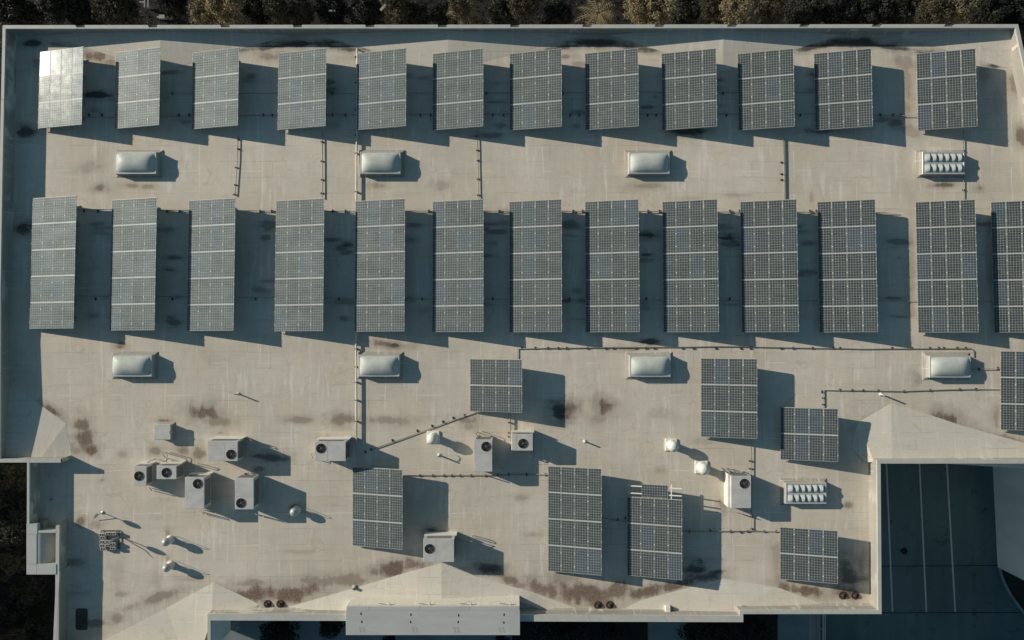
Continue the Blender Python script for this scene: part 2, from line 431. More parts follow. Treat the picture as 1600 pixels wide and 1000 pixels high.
def foliage(name, a, b):
    t = NT(name)
    info = t.n.new('ShaderNodeObjectInfo')
    p = t.pos()
    n = t.noise(p, 2.2, 4, 0.65)
    c = t.mix(t.mapr(n, 0.3, 0.7, 0, 1), a, b)
    c2 = t.mix(info.outputs['Random'], (0.75, 0.8, 0.8), (1.2, 1.15, 1.05))
    c = t.mix(1.0, c, c2, 'MULTIPLY')
    return t.finish(c, 0.65, spec=0.25)
M['leafdark'] = foliage('dark_foliage', (0.012, 0.015, 0.012), (0.026, 0.027, 0.020))  # very dark tone paints in the shade these crowns lie in
M['leaftan'] = foliage('tan_foliage', (0.135, 0.108, 0.062), (0.235, 0.190, 0.115))  # paler tan stands for sunlight on the lit crowns
M['leafmid'] = foliage('olive_foliage', (0.024, 0.023, 0.015), (0.068, 0.060, 0.038))  # colour kept dim so that few crowns look sunlit

# ------------------------------------------------------------------ camera, light
cam = bpy.data.cameras.new('camera'); co = bpy.data.objects.new('camera', cam); COL.objects.link(co)
co.location = (0, 0, H); co.rotation_euler = (0, 0, 0)
cam.sensor_width = 36; cam.lens = 36 * F / 1600; cam.clip_end = 2000; cam.clip_start = 0.5
S.camera = co
W = bpy.data.worlds.new('World'); S.world = W; W.use_nodes = True
sky = W.node_tree.nodes.new('ShaderNodeTexSky'); sky.sky_type = 'NISHITA'; sky.sun_disc = False
sky.sun_elevation = radians(ELEV); sky.sun_rotation = radians(-(90 - AZ))
sky.altitude = 100; sky.air_density = 1.0; sky.dust_density = 0.6; sky.ozone_density = 3.0
bg = W.node_tree.nodes['Background']; bg.inputs['Strength'].default_value = 0.053
tintn = W.node_tree.nodes.new('ShaderNodeVectorMath'); tintn.operation = 'MULTIPLY'
tintn.inputs[1].default_value = (1.19, 1.38, 1.13)
W.node_tree.links.new(sky.outputs[0], tintn.inputs[0]); W.node_tree.links.new(tintn.outputs[0], bg.inputs[0])
sl = bpy.data.lights.new('sun', 'SUN'); sl.energy = 4.3; sl.angle = radians(0.5); sl.color = (1.0, 0.915, 0.780)
so = bpy.data.objects.new('sun', sl); COL.objects.link(so)
sd = Vector((-cos(radians(AZ))*cos(radians(ELEV)), sin(radians(AZ))*cos(radians(ELEV)), sin(radians(ELEV))))
so.rotation_euler = sd.to_track_quat('Z', 'Y').to_euler(); so.location = sd * 80
S.view_settings.view_transform = 'Standard'; S.view_settings.look = 'None'
S.view_settings.exposure = 0.15; S.view_settings.gamma = 1.0

# ------------------------------------------------------------------ ground
def sheet(name, pts, z, mat, label=None):
    bm = bmesh.new(); poly(bm, [(p[0], p[1], z) for p in pts])
    bmesh.ops.recalc_face_normals(bm, faces=bm.faces)
    if bm.faces[:] and bm.faces[:][0].normal.z < 0: bmesh.ops.reverse_faces(bm, faces=bm.faces)
    o = obj(name, bm, mat); o['kind'] = 'structure'
    return o
def g(px, py, z=GZ):
    p = at(px, py, z); return (p.x, p.y)
sheet('ground', [(-900, -900), (900, -900), (900, 900), (-900, 900)], GZ - 0.02, M['soil'])
sheet('parking_lot', [g(1281, 700), g(1700, 700), g(1700, 1300), g(1281, 1300)], GZ + 0.0, M['asphalt'])
sheet('plaza', [g(300, 880), g(1264, 880), g(1264, 1400), g(300, 1400)], GZ + 0.0, M['concrete'])
sheet('footpath', [g(1264, 880), g(1276, 880), g(1276, 1300), g(1264, 1300)], GZ + 0.012, M['walkway'])
sheet('courtyard_path', [g(110, -60), g(1500, -60), g(1500, -8), g(110, -8)], GZ + 0.0, M['asphalt'])
for (xa, xb) in ((800, 1012), (1076, 1215)):
    sheet('planting_bed', [g(xa, 880), g(xb, 880), g(xb, 1300), g(xa, 1300)], GZ + 0.03, M['soil'])
bm = bmesh.new()
gx0, gx1 = g(1276, 900)[0], g(1281, 900)[0]
box(bm, gx0, g(0, 1300)[1], GZ - 0.1, gx1, g(0, 900)[1], GZ + 0.13, bevel=0.015)
o = obj('kerb', bm, M['walkway']); o['kind'] = 'structure'
# planting island kerb to the south-east
bm = bmesh.new()
arc = []
for i in range(15):
    s = i / 14
    px = 1559 + 75 * s ** 1.6; py = 884 + 112 * s
    arc.append(Vector((*g(px, py), GZ)))
for i in range(14):
    a, b = arc[i], arc[i+1]
    d = (b - a).normalized(); nrm = Vector((-d.y, d.x, 0)) * 0.16
    vs = [a, b, b + nrm, a + nrm]
    lo = [bm.verts.new(v + Vector((0, 0, -.05))) for v in vs]; hi = [bm.verts.new(v + Vector((0, 0, .14))) for v in vs]
    bm.faces.new(hi)
    for k in range(4):
        bm.faces.new((lo[k], lo[(k+1) % 4], hi[(k+1) % 4], hi[k]))
bmesh.ops.recalc_face_normals(bm, faces=bm.faces)
o = obj('island_kerb', bm, M['concrete']); o['kind'] = 'structure'
sheet('planting_bed', [(v.x + .1, v.y) for v in arc] + [g(1720, 996), g(1720, 884)], GZ + 0.05, M['soil'])
for (xa, ya, xb, yb) in ((1384, 700, 1394.5, 956), (1435.5, 700, 1447.5, 956), (1478, 700, 1492.5, 956)):
    A = Vector(g(xa, ya)); B = Vector(g(xb, yb)); w = Vector((0.055, 0))
    o = sheet('parking_line', [A - w, A + w, B + w, B - w], GZ + 0.006, M['linepaint'])
for yy, x0, x1 in ((884, 1376, 1560), (957, 1376, 1640)):
    o = sheet('slab_joint', [g(x0, yy), g(x1, yy - 1), g(x1, yy + .2), g(x0, yy + 1.2)], GZ + 0.004, M['black'])
bm = bmesh.new(); lathe(bm, [(0.25, 0.0), (0.25, 0.02), (0.22, 0.022), (0.0, 0.024)], 20)
o = obj('manhole_cover', bm, M['black'], loc=(*g(1413, 861), GZ + .004)); tag(o, 'round black drain cover in the shaded parking lot', 'drain cover')

# ------------------------------------------------------------------ building
B = thing('commercial_building', (0, 0, 0), 'large flat-roofed building with pale beige membrane roof and low parapets', 'building')
OUT = [ # outer top edge of the parapet in the photograph, coping width, bottom of wall, style
 ((5, 40), .20, GZ, 'north'), ((1590, 38.5), .20, GZ, 'plain'), ((1700, 540), .20, GZ, 'plain'), ((1960, 540), .20, GZ, 'plain'),
 ((1960, 972), .20, GZ, 'plain'), ((1728, 972), .20, GZ, 'plain'), ((1716, 723.6), .20, GZ, 'plain'), ((1375.2, 723.6), .19, GZ, 'plain'),
 ((1376.8, 958.7), .20, GZ, 'plain'), ((1160.7, 958.7), .20, GZ, 'plain'), ((1160.7, 971.3), .36, GZ, 'plain'), ((329, 968.6), .18, -2.3, 'plain'),
 ((329, 1020), .2, GZ, 'plain'), ((83, 1020), .18, GZ, 'plain'), ((88.5, 897), .18, GZ, 'none'), ((42.5, 897), .13, GZ, 'plain'),
 ((43, 722), .20, GZ, 'plain'), ((-3.5, 722), .16, GZ, 'plain'), ((-3, 450), .16, GZ, 'plain'), ((0, 270), .16, GZ, 'plain')]
NP = len(OUT)
ring = [on(*e[0], PH) for e in OUT]
def offset_ring(extra):
    res = []
    for i in range(NP):
        a, b, c = ring[i-1], ring[i], ring[(i+1) % NP]
        d1 = (b - a); d1.z = 0; d1.normalize(); d2 = (c - b); d2.z = 0; d2.normalize()
        # clockwise from above: interior on the right
        n1 = Vector((d1.y, -d1.x, 0)); n2 = Vector((d2.y, -d2.x, 0))
        w1 = OUT[i-1][1] + extra; w2 = OUT[i][1] + extra
        p1 = b + n1*w1; p2 = b + n2*w2
        den = d1.x*d2.y - d1.y*d2.x
        if abs(den) < 1e-3: q = p1
        else:
            s = ((p2.x-p1.x)*d2.y - (p2.y-p1.y)*d2.x) / den
            q = p1 + d1*s
        res.append(Vector((q.x, q.y, 0)))
    return res
R1 = offset_ring(-0.02)    # wall inner face
R2 = offset_ring(0.10)     # foot of the cant strip
R0 = offset_ring(0.0)
RM = offset_ring(-0.008)
RO = []
for i in range(NP):
    RO.append(ring[i].copy())
walls = bmesh.new(); ups = bmesh.new()
for i in range(NP):
    j = (i+1) % NP
    a, b = ring[i], ring[j]
    zb = OUT[i][2]
    poly(walls, [a - Vector((0, 0, .03)), b - Vector((0, 0, .03)), Vector((b.x, b.y, zb)), Vector((a.x, a.y, zb))])
    if OUT[i][3] == 'none' : continue
    qa, qb, ra, rb = R1[i], R1[j], R2[i], R2[j]
    ma, mb = RM[i], RM[j]
    poly(ups, [P2(qa, PH-.03), P2(qb, PH-.03), P2(qb, .52), P2(qa, .52)])
    poly(ups, [P2(qa, .52), P2(qb, .52), P2(mb, .51), P2(ma, .51)])
    poly(ups, [P2(ma, .51), P2(mb, .51), P2(mb, .12), P2(ma, .12)])
    poly(ups, [P2(ma, .12), P2(mb, .12), P2(rb, .004), P2(ra, .004)])
# soffit under the projecting part
p0, p1, p2, p3 = on(329, 968.6, PH), on(329, 1020, PH), on(83, 1020, PH), on(83, 968.6, PH)
poly(walls, [Vector((p.x, p.y, -2.3)) for p in (p0, p1, p2, p3)])
poly(walls, [Vector((p0.x-2.2, p0.y, -2.3)), Vector((p0.x-2.2, p1.y, -2.3)), Vector((p0.x-2.2, p1.y, GZ)), Vector((p0.x-2.2, p0.y, GZ))])
obj('outer_wall', walls, M['wall'], B)
obj('parapet_upstand', ups, M['upstand'], B)

# roof deck
bm = bmesh.new()
f = poly(bm, [Vector((p.x, p.y, 0)) for p in R1])
bmesh.ops.triangulate(bm, faces=[f])
bmesh.ops.bisect_plane(bm, geom=bm.verts[:] + bm.edges[:] + bm.faces[:], plane_co=(0, Y0, 0), plane_no=(0, 1, 0))
for px in RX[1:-1]:
    bmesh.ops.bisect_plane(bm, geom=bm.verts[:] + bm.edges[:] + bm.faces[:], plane_co=((px-800)*H/F, 0, 0), plane_no=(1, 0, 0))
for py in RY[1:-1]:
    bmesh.ops.bisect_plane(bm, geom=bm.verts[:] + bm.edges[:] + bm.faces[:], plane_co=(0, (500-py)*H/F, 0), plane_no=(0, 1, 0))
for v in bm.verts: v.co.z = roofz(v.co.y)
for f in bm.faces:
    c = f.calc_center_median()
    px, py = 800 + c.x*F/H, 500 - c.y*F/H
    f.material_index = sum(py > q for q in RY[1:-1])*5 + sum(px > q for q in RX[1:-1])
bmesh.ops.recalc_face_normals(bm, faces=bm.faces)
if sum(f.normal.z for f in bm.faces) < 0: bmesh.ops.reverse_faces(bm, faces=bm.faces)
obj('roof_deck', bm, ROOF, B)

# coping, in lengths
def coping_piece(a, b, ia, ib, na, nb, notch):
    """a,b outer ends, ia,ib inner ends (3D, top level)"""
    bm = bmesh.new()
    t = Vector((0, 0, 0.025)); dn = Vector((0, 0, -0.10))
    d = (b - a).normalized()
    def prism(q):
        up = [bm.verts.new(v + t) for v in q]; lo = [bm.verts.new(v + dn) for v in q]
        bm.faces.new(up)
        for k in range(len(q)):
            bm.faces.new((lo[k], lo[(k+1) % len(q)], up[(k+1) % len(q)], up[k]))
    L = (b - a).length
    out = (a - ia).normalized() * 0.025
    if notch and L > 1.5:
        ha, hb = a.lerp(ia, .62), b.lerp(ib, .62)
        q = [ha, a + d*.0 + d*.55, b, hb, ib, ia]
        q = [ia, ha + Vector((0,0,0)), ha + d*.50, a + d*.56 + out, b + out, ib]
    else:
        q = [ia, a + out, b + out, ib]
    prism(q)
    bmesh.ops.recalc_face_normals(bm, faces=bm.faces)
    return obj('coping', bm, M['coping'], B)
for i in range(NP):
    if OUT[i][3] == 'none': continue
    j = (i+1) % NP
    a, b, ia, ib = ring[i], ring[j], P2(R0[i], PH), P2(R0[j], PH)
    L = (b - a).length
    n = max(1, round(L / 4.42))
    for k in range(n):
        s0, s1 = k/n, (k+1)/n
        g0 = 0.0 if k == 0 else 0.006/L; g1 = 0.0 if k == n-1 else 0.006/L
        coping_piece(a.lerp(b, s0+g0), a.lerp(b, s1-g1), ia.lerp(ib, s0+g0), ia.lerp(ib, s1-g1), 0, 0, OUT[i][3] == 'north' and k > 0)

# crickets: tapered saddles that throw the water to the drains
def cricket(pts, faces):
    bm = bmesh.new()
    vs = []
    for (px, py, h) in pts:
        p = on(px, py, h)
        vs.append(bm.verts.new(P2(p, h + 0.005)))
    for f in faces: bm.faces.new([vs[k] for k in f])
    bmesh.ops.recalc_face_normals(bm, faces=bm.faces)
    if sum(f.normal.z for f in bm.faces) < 0: bmesh.ops.reverse_faces(bm, faces=bm.faces)
    return obj('cricket', bm, M['cricket'], B)
# round the inner corner in the south-east
cricket([(1392, 630, 0), (1340, 660, 0), (1331, 700, 0), (1352, 722, .10), (1366, 722, .36), (1394, 719, .42), (1800, 719, .06), (1800, 745, 0), (1600, 692, 0), (1503, 665, 0), (1437, 643, 0)],
        [(0, 1, 2, 3, 4), (0, 4, 5), (0, 5, 10), (10, 5, 9), (9, 5, 8), (8, 5, 6, 7)])
# south-west
cricket([(333, 910, 0), (163, 1000, 0), (90, 1040, 0), (300, 1060, .26), (331, 966, .28), (395, 955, .05), (405, 944, 0), (372, 928, 0), (260, 950, 0)],
        [(0, 8, 4), (8, 1, 3, 4), (1, 2, 3), (0, 4, 7), (7, 4, 6), (6, 4, 5)])
# behind the entrance tower
cricket([(690, 880, 0), (640, 893, 0), (556, 918, 0), (455, 947, 0), (420, 956, 0), (540, 960, .30), (690, 940, .42), (813, 940, .10), (870, 962, .02), (905, 952, 0), (835, 926, 0), (745, 901, 0)],
        [(0, 1, 6), (1, 2, 6), (2, 3, 5, 6), (3, 4, 5), (0, 6, 11), (11, 6, 7, 10), (10, 7, 8, 9)])
cricket([(1130, 904, 0), (1050, 925, 0), (1000, 938, 0), (970, 954, 0), (1158, 960, .22), (1160, 946, .22), (1215, 918, 0), (1290, 945, .02), (1200, 950, .16)],
        [(0, 1, 5), (1, 2, 4, 5), (2, 3, 4), (0, 5, 6), (6, 5, 8), (6, 8, 7)])
# south end of the west wing
cricket([(12, 598, 0), (60, 630, 0), (103, 662, 0), (113, 714, 0), (62, 719, .24), (4, 719, .42)], [(0, 1, 5), (1, 4, 5), (1, 2, 4), (2, 3, 4)])
# along the north wall
for pk, l, r in ((250, 60, 470), (700, 480, 925), (1130, 940, 1330), (1575, 1385, 1600)):
    if pk > 1500:
        cricket([(1590, 112, 0), (1385, 50, 0), (1590, 44, .46)], [(0, 1, 2)])
        continue
    cricket([(pk, 112, 0), (l, 50, 0), (pk, 44, .46), (r, 50, 0)], [(0, 1, 2), (0, 2, 3)])

bm = bmesh.new()  # dark rounded rectangle lying just above the roof
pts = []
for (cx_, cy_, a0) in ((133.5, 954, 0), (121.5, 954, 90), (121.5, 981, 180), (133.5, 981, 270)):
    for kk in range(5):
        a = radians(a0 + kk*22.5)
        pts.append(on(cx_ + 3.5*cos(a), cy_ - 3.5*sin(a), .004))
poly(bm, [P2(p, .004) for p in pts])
obj('dark_patch', bm, simple('patch_dark', (0.085, 0.08, 0.072), 0.9, 0, 0.35, 2.0, spec=0.1), B)
# spur walls, low walls standing on the roof
def low_wall(name, a, b, h, w, ends=(1, 1)):
    """a,b px of the top centre line; returns children"""
    pa, pb = on(*a, h), on(*b, h)
    d = (pb - pa); d.z = 0; d.normalize(); n = Vector((-d.y, d.x, 0)) * w/2
    bm = bmesh.new()
    lo = [P2(p, 0) for p in (pa-n, pb-n, pb+n, pa+n)]; hi = [P2(p, h-.03) for p in (pa-n, pb-n, pb+n, pa+n)]
    lo = [bm.verts.new(v) for v in lo]; hi = [bm.verts.new(v) for v in hi]
    bm.faces.new(hi)
    for k in range(4): bm.faces.new((lo[k], lo[(k+1) % 4], hi[(k+1) % 4], hi[k]))
    bmesh.ops.recalc_face_normals(bm, faces=bm.faces)
    obj(name, bm, M['upstand'], B)
    bm = bmesh.new(); n2 = n * 1.18
    lo = [bm.verts.new(P2(p, h-.10)) for p in (pa-n2, pb-n2, pb+n2, pa+n2)]; hi = [bm.verts.new(P2(p, h+.02)) for p in (pa-n2, pb-n2, pb+n2, pa+n2)]
    bm.faces.new(hi)
    for k in range(4): bm.faces.new((lo[k], lo[(k+1) % 4], hi[(k+1) % 4], hi[k]))
    bmesh.ops.recalc_face_normals(bm, faces=bm.faces)
    obj('coping', bm, M['coping'], B)
low_wall('spur_wall', (45, 719.7), (95, 719.7), PH, .20)
low_wall('spur_wall', (90.3, 821), (88.6, 1018), PH, .18)
bm = bmesh.new()   # the ramped end of each spur
def wedge(bm, a, b, h0, w):
    pa, pb = on(*a, h0), on(*b, .05)
    d = (pb-pa); d.z = 0; d.normalize(); n = Vector((-d.y, d.x, 0))*w/2
    v = [bm.verts.new(x) for x in (P2(pa-n, h0-.12), P2(pa+n, h0-.12), P2(pb+n, .03), P2(pb-n, .03), P2(pa-n, -.01), P2(pa+n, -.01), P2(pb+n, -.01), P2(pb-n, -.01))]
    for f in ((0, 1, 2, 3), (4, 5, 1, 0), (5, 6, 2, 1), (7, 4, 0, 3), (6, 7, 3, 2)): bm.faces.new([v[k] for k in f])
wedge(bm, (95.5, 719.7), (111, 714), PH, .22)
wedge(bm, (90.3, 820.5), (105, 813), PH, .2)
bmesh.ops.recalc_face_normals(bm, faces=bm.faces)
obj('ramped_end', bm, M['upstand'], B)

# open-topped box on the west side: broad metal capping round a sloped well
bm = bmesh.new()
def quad_px(bm, x0, y0, x1, y1, h0, h1, mi=0):
    c = [on(x0, y0, h1), on(x1, y0, h1), on(x1, y1, h1), on(x0, y1, h1)]
    hi = [bm.verts.new(P2(p, h1)) for p in c]; lo = [bm.verts.new(P2(p, h0)) for p in c]
    bm.faces.new(hi[::-1])
    for k in range(4): bm.faces.new((hi[k], hi[(k+1) % 4], lo[(k+1) % 4], lo[k]))
HC = PH + .05
for (x0, y0, x1, y1) in ((41.3, 818.6, 58, 834.6), (41.3, 835, 57, 881.3), (41.3, 881.7, 57, 897.6), (57.4, 881.7, 87.5, 897.6)):
    quad_px(bm, x0, y0, x1, y1, .6, HC)
bmesh.ops.recalc_face_normals(bm, faces=bm.faces)
obj('box_capping', bm, M['panelmetal'], B)
bm = bmesh.new()
NX = 8
prev = None
for k in range(NX+1):
    s = k/NX
    h = HC - .02 - .62 * s**1.7
    pn, ps = on(57.5 + 30*s, 832, h), on(57.5 + 30*s, 881.7, h)
    cur = (bm.verts.new(pn), bm.verts.new(ps))
    if prev: bm.faces.new((prev[0], prev[1], cur[1], cur[0]))
    prev = cur
bmesh.ops.recalc_face_normals(bm, faces=bm.faces)
obj('sloped_well', bm, M['cricket'], B, smooth=True)
bm = bmesh.new()
quad_px(bm, 58, 829.2, 87.4, 832.4, .1, HC-.02)
bmesh.ops.recalc_face_normals(bm, faces=bm.faces)
obj('well_beam', bm, M['coping'], B)
bm = bmesh.new()
quad_px(bm, 63, 815, 68, 828, 0, .5)
bmesh.ops.recalc_face_normals(bm, faces=bm.faces)
obj('well_strut', bm, M['upstand'], B)

# entrance tower on the south side
TH = 1.22
c = [on(541, 948.2, TH), on(812, 948.2, TH), on(812, 992, TH), on(541, 992, TH)]
bm = bmesh.new()
x0, x1, y1, y0 = c[0].x, c[1].x, c[0].y, c[2].y
box(bm, x0, y0, GZ, x1, y1 - .012, TH - .04)
obj('tower_wall', bm, M['wall'], B)
bm = bmesh.new()
hs = [on(552, 938, TH-.12).x, x1 - .02]
v = [(x0+.03, y1, 0), (x1-.01, y1, 0), (x1-.01, y1, TH-.04), (x0+.03, y1, TH-.04)]
poly(bm, v); 
yy = y1 + .16
poly(bm, [(x0+.30, yy, .40), (x1-.01, yy, .40), (x1-.01, y1+.004, .95), (x0+.05, y1+.004, .95)])
poly(bm, [(x0+.30, yy+.1, .0), (x1-.01, yy+.1, .0), (x1-.01, yy, .40), (x0+.30, yy, .40)])
obj('tower_upstand', bm, M['cricket'], B)
bm = bmesh.new()
box(bm, x0-.02, y0-.02, TH-.10, x1+.02, y1-.20, TH, bevel=.012)
deck = obj('tower_deck', bm, M['panelmetal'], B)
for (a, b2) in ((541.3, 577), (577.4, 656), (656.4, 734), (734.4, 811.7)):
    bm = bmesh.new()
    xa, xb = on(a, 950, TH).x, on(b2, 950, TH).x
    box(bm, xa, y1-.197, TH-.10, xb, y1+.02, TH+.012, bevel=.006)
    obj('coping', bm, M['panelmetal'], B)
k = (H-TH)/F
for (hx, hy) in ((564, 959), (565.3, 971.5), (642, 960.5), (641.5, 971.8), (716.5, 961.5), (715.8, 971.8), (787.5, 960.5), (787.2, 972.8)):
    bm = bmesh.new(); p = on(hx, hy, TH)
    lathe(bm, [(0.045, -.02), (.045, .006), (.0, .007)], 12)
    bmesh.ops.scale(bm, vec=(.9, 1.8, 1), verts=bm.verts)
    obj('weep_hole', bm, M['black'], deck, loc=(p.x, p.y, TH))
for cx in (566.5, 649, 714, 784.5):
    bm = bmesh.new()
    for r in range(3):
        for q in range(2 if cx < 700 else 2):
            p = on(cx - 4 + q*5.5 + r*.6, 981 + r*3, TH)
            bmesh.ops.create_cube(bm, size=1, matrix=Matrix.Translation((p.x, p.y, TH+.006)) @ Matrix.Rotation(radians(-24), 4, 'Z') @ Matrix.Diagonal((.13, .018, .014, 1)))
    obj('louvre_slit', bm, M['cabinetdark'], deck)
for cx in (600, 663, 727, 789):
    bm = bmesh.new()
    pa, pb = on(cx-8, 944.3, .9), on(cx+9, 944.8, .9)
    yb = y1 + .10
    tube(bm, [(pa.x, yb, .98), (pb.x, yb, .98)], .018, 6)
    tube(bm, [(pb.x, y1, .98), (pb.x, yb+.06, .98)], .03, 6)
    obj('anchor_bar', bm, M['galv'], B)

# roof drains
def drain(px, py, r=.2):
    p = on(px, py, 0)
    z = p.z + .012
    bm = bmesh.new()
    lathe(bm, [(r*1.25, 0), (r*1.2, .03), (r*.95, .035), (r*.86, .02)], 20)
    lathe(bm, [(r*.55, .02), (r*.52, .10), (r*.35, .15), (0, .165)], 12)
    for kk in range(8):
        a = kk*pi/4
        tube(bm, [(r*.84*cos(a), r*.84*sin(a), .02), (r*.5*cos(a), r*.5*sin(a), .12)], .018, 5)
    o = obj('roof_drain', bm, M['drain'], B, loc=(p.x, p.y, z))
for x, y in ((418, 943.5), (438, 943.5), (934, 945.5), (952.5, 945), (1316.5, 930), (1335.5, 930)): drain(x, y)

# ------------------------------------------------------------------ solar arrays
ML, MW, PX, PY = 1.555, 0.790, 0.8175, 1.605
TILT = radians(14.5)
def module_mesh(L, Wd, name):
    bm = bmesh.new()
    uvl = bm.loops.layers.uv.new('UVMap')
    x, y, t, fr = Wd/2, L/2, .035, .014
    def rect(xa, ya, z): return [bm.verts.new((sx*xa, sy*ya, z)) for sx, sy in ((-1, -1), (1, -1), (1, 1), (-1, 1))]
    b0, t0, t1, gl = rect(x, y, 0), rect(x, y, t), rect(x-fr, y-fr, t), rect(x-fr, y-fr, t-.004)
    for k in range(4):
        k2 = (k+1) % 4
        for q in ((b0[k], b0[k2], t0[k2], t0[k]), (t0[k], t0[k2], t1[k2], t1[k]), (t1[k], t1[k2], gl[k2], gl[k])):
            f = bm.faces.new(q); f.material_index = 1
    f = bm.faces.new(gl); f.material_index = 0
    for l in f.loops:
        l[uvl].uv = ((l.vert.co.x + x - fr) / (2*(x-fr)), (l.vert.co.y + y - fr) / (2*(y-fr)))
    f = bm.faces.new(b0[::-1]); f.material_index = 1
    for sx in (-1, 1):
        for sy in (-.25, .25):
            box(bm, sx*x-.017, sy*L-.024, t-.01, sx*x+.017, sy*L+.024, t+.010, 2)
    return mesh_of(bm, [M['cells'], M['frame'], M['bright']], name)
MOD = module_mesh(ML, MW, 'solar_module')

def solar_array(px, py, rows, label, group, extra=False):
    p = on(px, py, .23)
    north = py < 535
    root = thing('solar_array', (p.x, p.y, p.z - .23), label, 'solar array', group)
    pitch = -math.atan(SLOPE) if north else 0.0
    R = Matrix.Rotation(pitch, 4, 'X') @ Matrix.Rotation(-TILT, 4, 'Y')
    T = Matrix.Translation((0, 0, .23)) @ R
    Ltot = rows * PY
    WX = 4 * PX
    mods = []
    for r in range(rows):
        for cc in range(4):
            o = bpy.data.objects.new('solar_module', MOD)
            link(o, root)
            j1, j2 = random.gauss(0, .0035), random.gauss(0, .0035)
            o.matrix_basis = T @ Matrix.Translation(((cc+.5)*PX, (r+.5)*PY - Ltot/2, 0)) @ Matrix.Rotation(j1, 4, 'X') @ Matrix.Rotation(j2, 4, 'Y')
    if extra:   # one module laid crosswise beyond the north end, on two bare rails
        o = bpy.data.objects.new('solar_module', MOD); link(o, root)
        o.matrix_basis = T @ Matrix.Translation((1.66, Ltot/2 + MW/2 + .03, .035)) @ Matrix.Rotation(pi/2, 4, 'Z')
        o['label'] = 'single module laid crosswise on bare rails'
        for yy in (.22, .66):
            bm = bmesh.new()
            box(bm, .10, Ltot/2+yy-.03, -.03, WX-.02, Ltot/2+yy+.03, .03)
            bmesh.ops.transform(bm, matrix=T, verts=bm.verts)
            obj('rail', bm, M['bright'], root)
        bm = bmesh.new()
        box(bm, 2.60, Ltot/2-.1, -.09, 2.66, Ltot/2+.86, -.032)
        bmesh.ops.transform(bm, matrix=T, verts=bm.verts)
        obj('rail', bm, M['bright'], root)
    for r in range(rows+1):
        y = r*PY - Ltot/2
        y = min(max(y, -Ltot/2 + .03), Ltot/2 - .03)
        bm = bmesh.new()
        inner = 0 < r < rows
        box(bm, .0, y-.026, -.05, WX-.0, y+.026, .028 if inner else -.003)
        bmesh.ops.transform(bm, matrix=T, verts=bm.verts)
        obj('rail', bm, M['strip'] if inner else M['frame'], root)
        for xx in (.30, WX*.5, WX-.55):
            yl = min(max(y, -Ltot/2 + .55), Ltot/2 - .55)
            top = T @ Vector((xx, yl, -.05))
            X = top.x
            zr = -SLOPE*top.y if north else 0.0
            bm = bmesh.new()
            box(bm, X-.025, top.y-.025, zr, X+.025, top.y+.025, top.z)
            box(bm, X-.09, top.y-.12, zr, X+.09, top.y+.12, zr+.06)
            obj('leg', bm, M['galv'], root)
    return root

ORD = ['westernmost', 'second from the west', 'third from the west', 'fourth from the west', 'fifth from the west', 'sixth from the west',
       'seventh from the west', 'eighth from the west', 'ninth from the west', 'tenth from the west', 'eleventh from the west', 'twelfth from the west', 'thirteenth and easternmost']
row1 = [(61.5, 141), (180, 141.7), (300.5, 142.3), (434.8, 143.2), (557.7, 143.4), (676, 143.8), (796.3, 144), (914, 143.6), (1033.8, 143.8), (1152.7, 144), (1272.2, 143.8), (1432.5, 144)]
row2 = [(49.3, 411.5), (173, 414.2), (293.8, 415), (430.5, 415.5), (554.8, 416), (675.5, 416.8), (795.6, 417), (914.3, 417), (1035.4, 417), (1157.4, 417), (1278.3, 417.2), (1432, 417.5), (1550, 417.5)]
l1 = {0: 'three-row solar array flaring white with sun glare in the northwest corner', 11: 'three-row solar array ending the north row in the east, past the wide gap'}
l2 = {0: 'five-row solar array nearest the west parapet, south of the glaring one', 11: 'five-row solar array just east of the wide sunlit gap', 12: 'five-row solar array cut off by the east edge of the photo'}
for i, (x, y) in enumerate(row1):
    solar_array(x, y, 3, l1.get(i, 'three-row solar array of the north row, %s' % ORD[i]), 'three-row solar arrays along the north parapet')
for i, (x, y) in enumerate(row2):
    solar_array(x, y, 5, l2.get(i, 'long five-row solar array of the middle row, %s' % ORD[i]), 'long solar arrays across the middle of the roof')
G3 = 'scattered solar arrays on the south half'
solar_array(734.5, 601.5, 2, 'small two-row solar array south of the middle row, feeding a diagonal conduit', G3)
solar_array(1095, 621, 3, 'three-row solar array east of two domed skylights, below the middle row', G3)
solar_array(1219, 677, 2, 'small two-row solar array by the inner corner of the parking notch', G3)
solar_array(1562.7, 610, 3, 'dark solar array at the right edge beside the easternmost skylight', G3)
solar_array(551, 791, 3, 'three-row solar array with an air conditioner shadow on its top corner', G3)
solar_array(856.3, 810, 4, 'four-row solar array, the tallest of the southern group', G3)
solar_array(979.8, 837.5, 3, 'three-row solar array with one extra module crosswise on bare rails', G3, extra=True)
solar_array(1218.5, 864, 2, 'small two-row solar array in the southeast corner beside a pair of drains', G3)

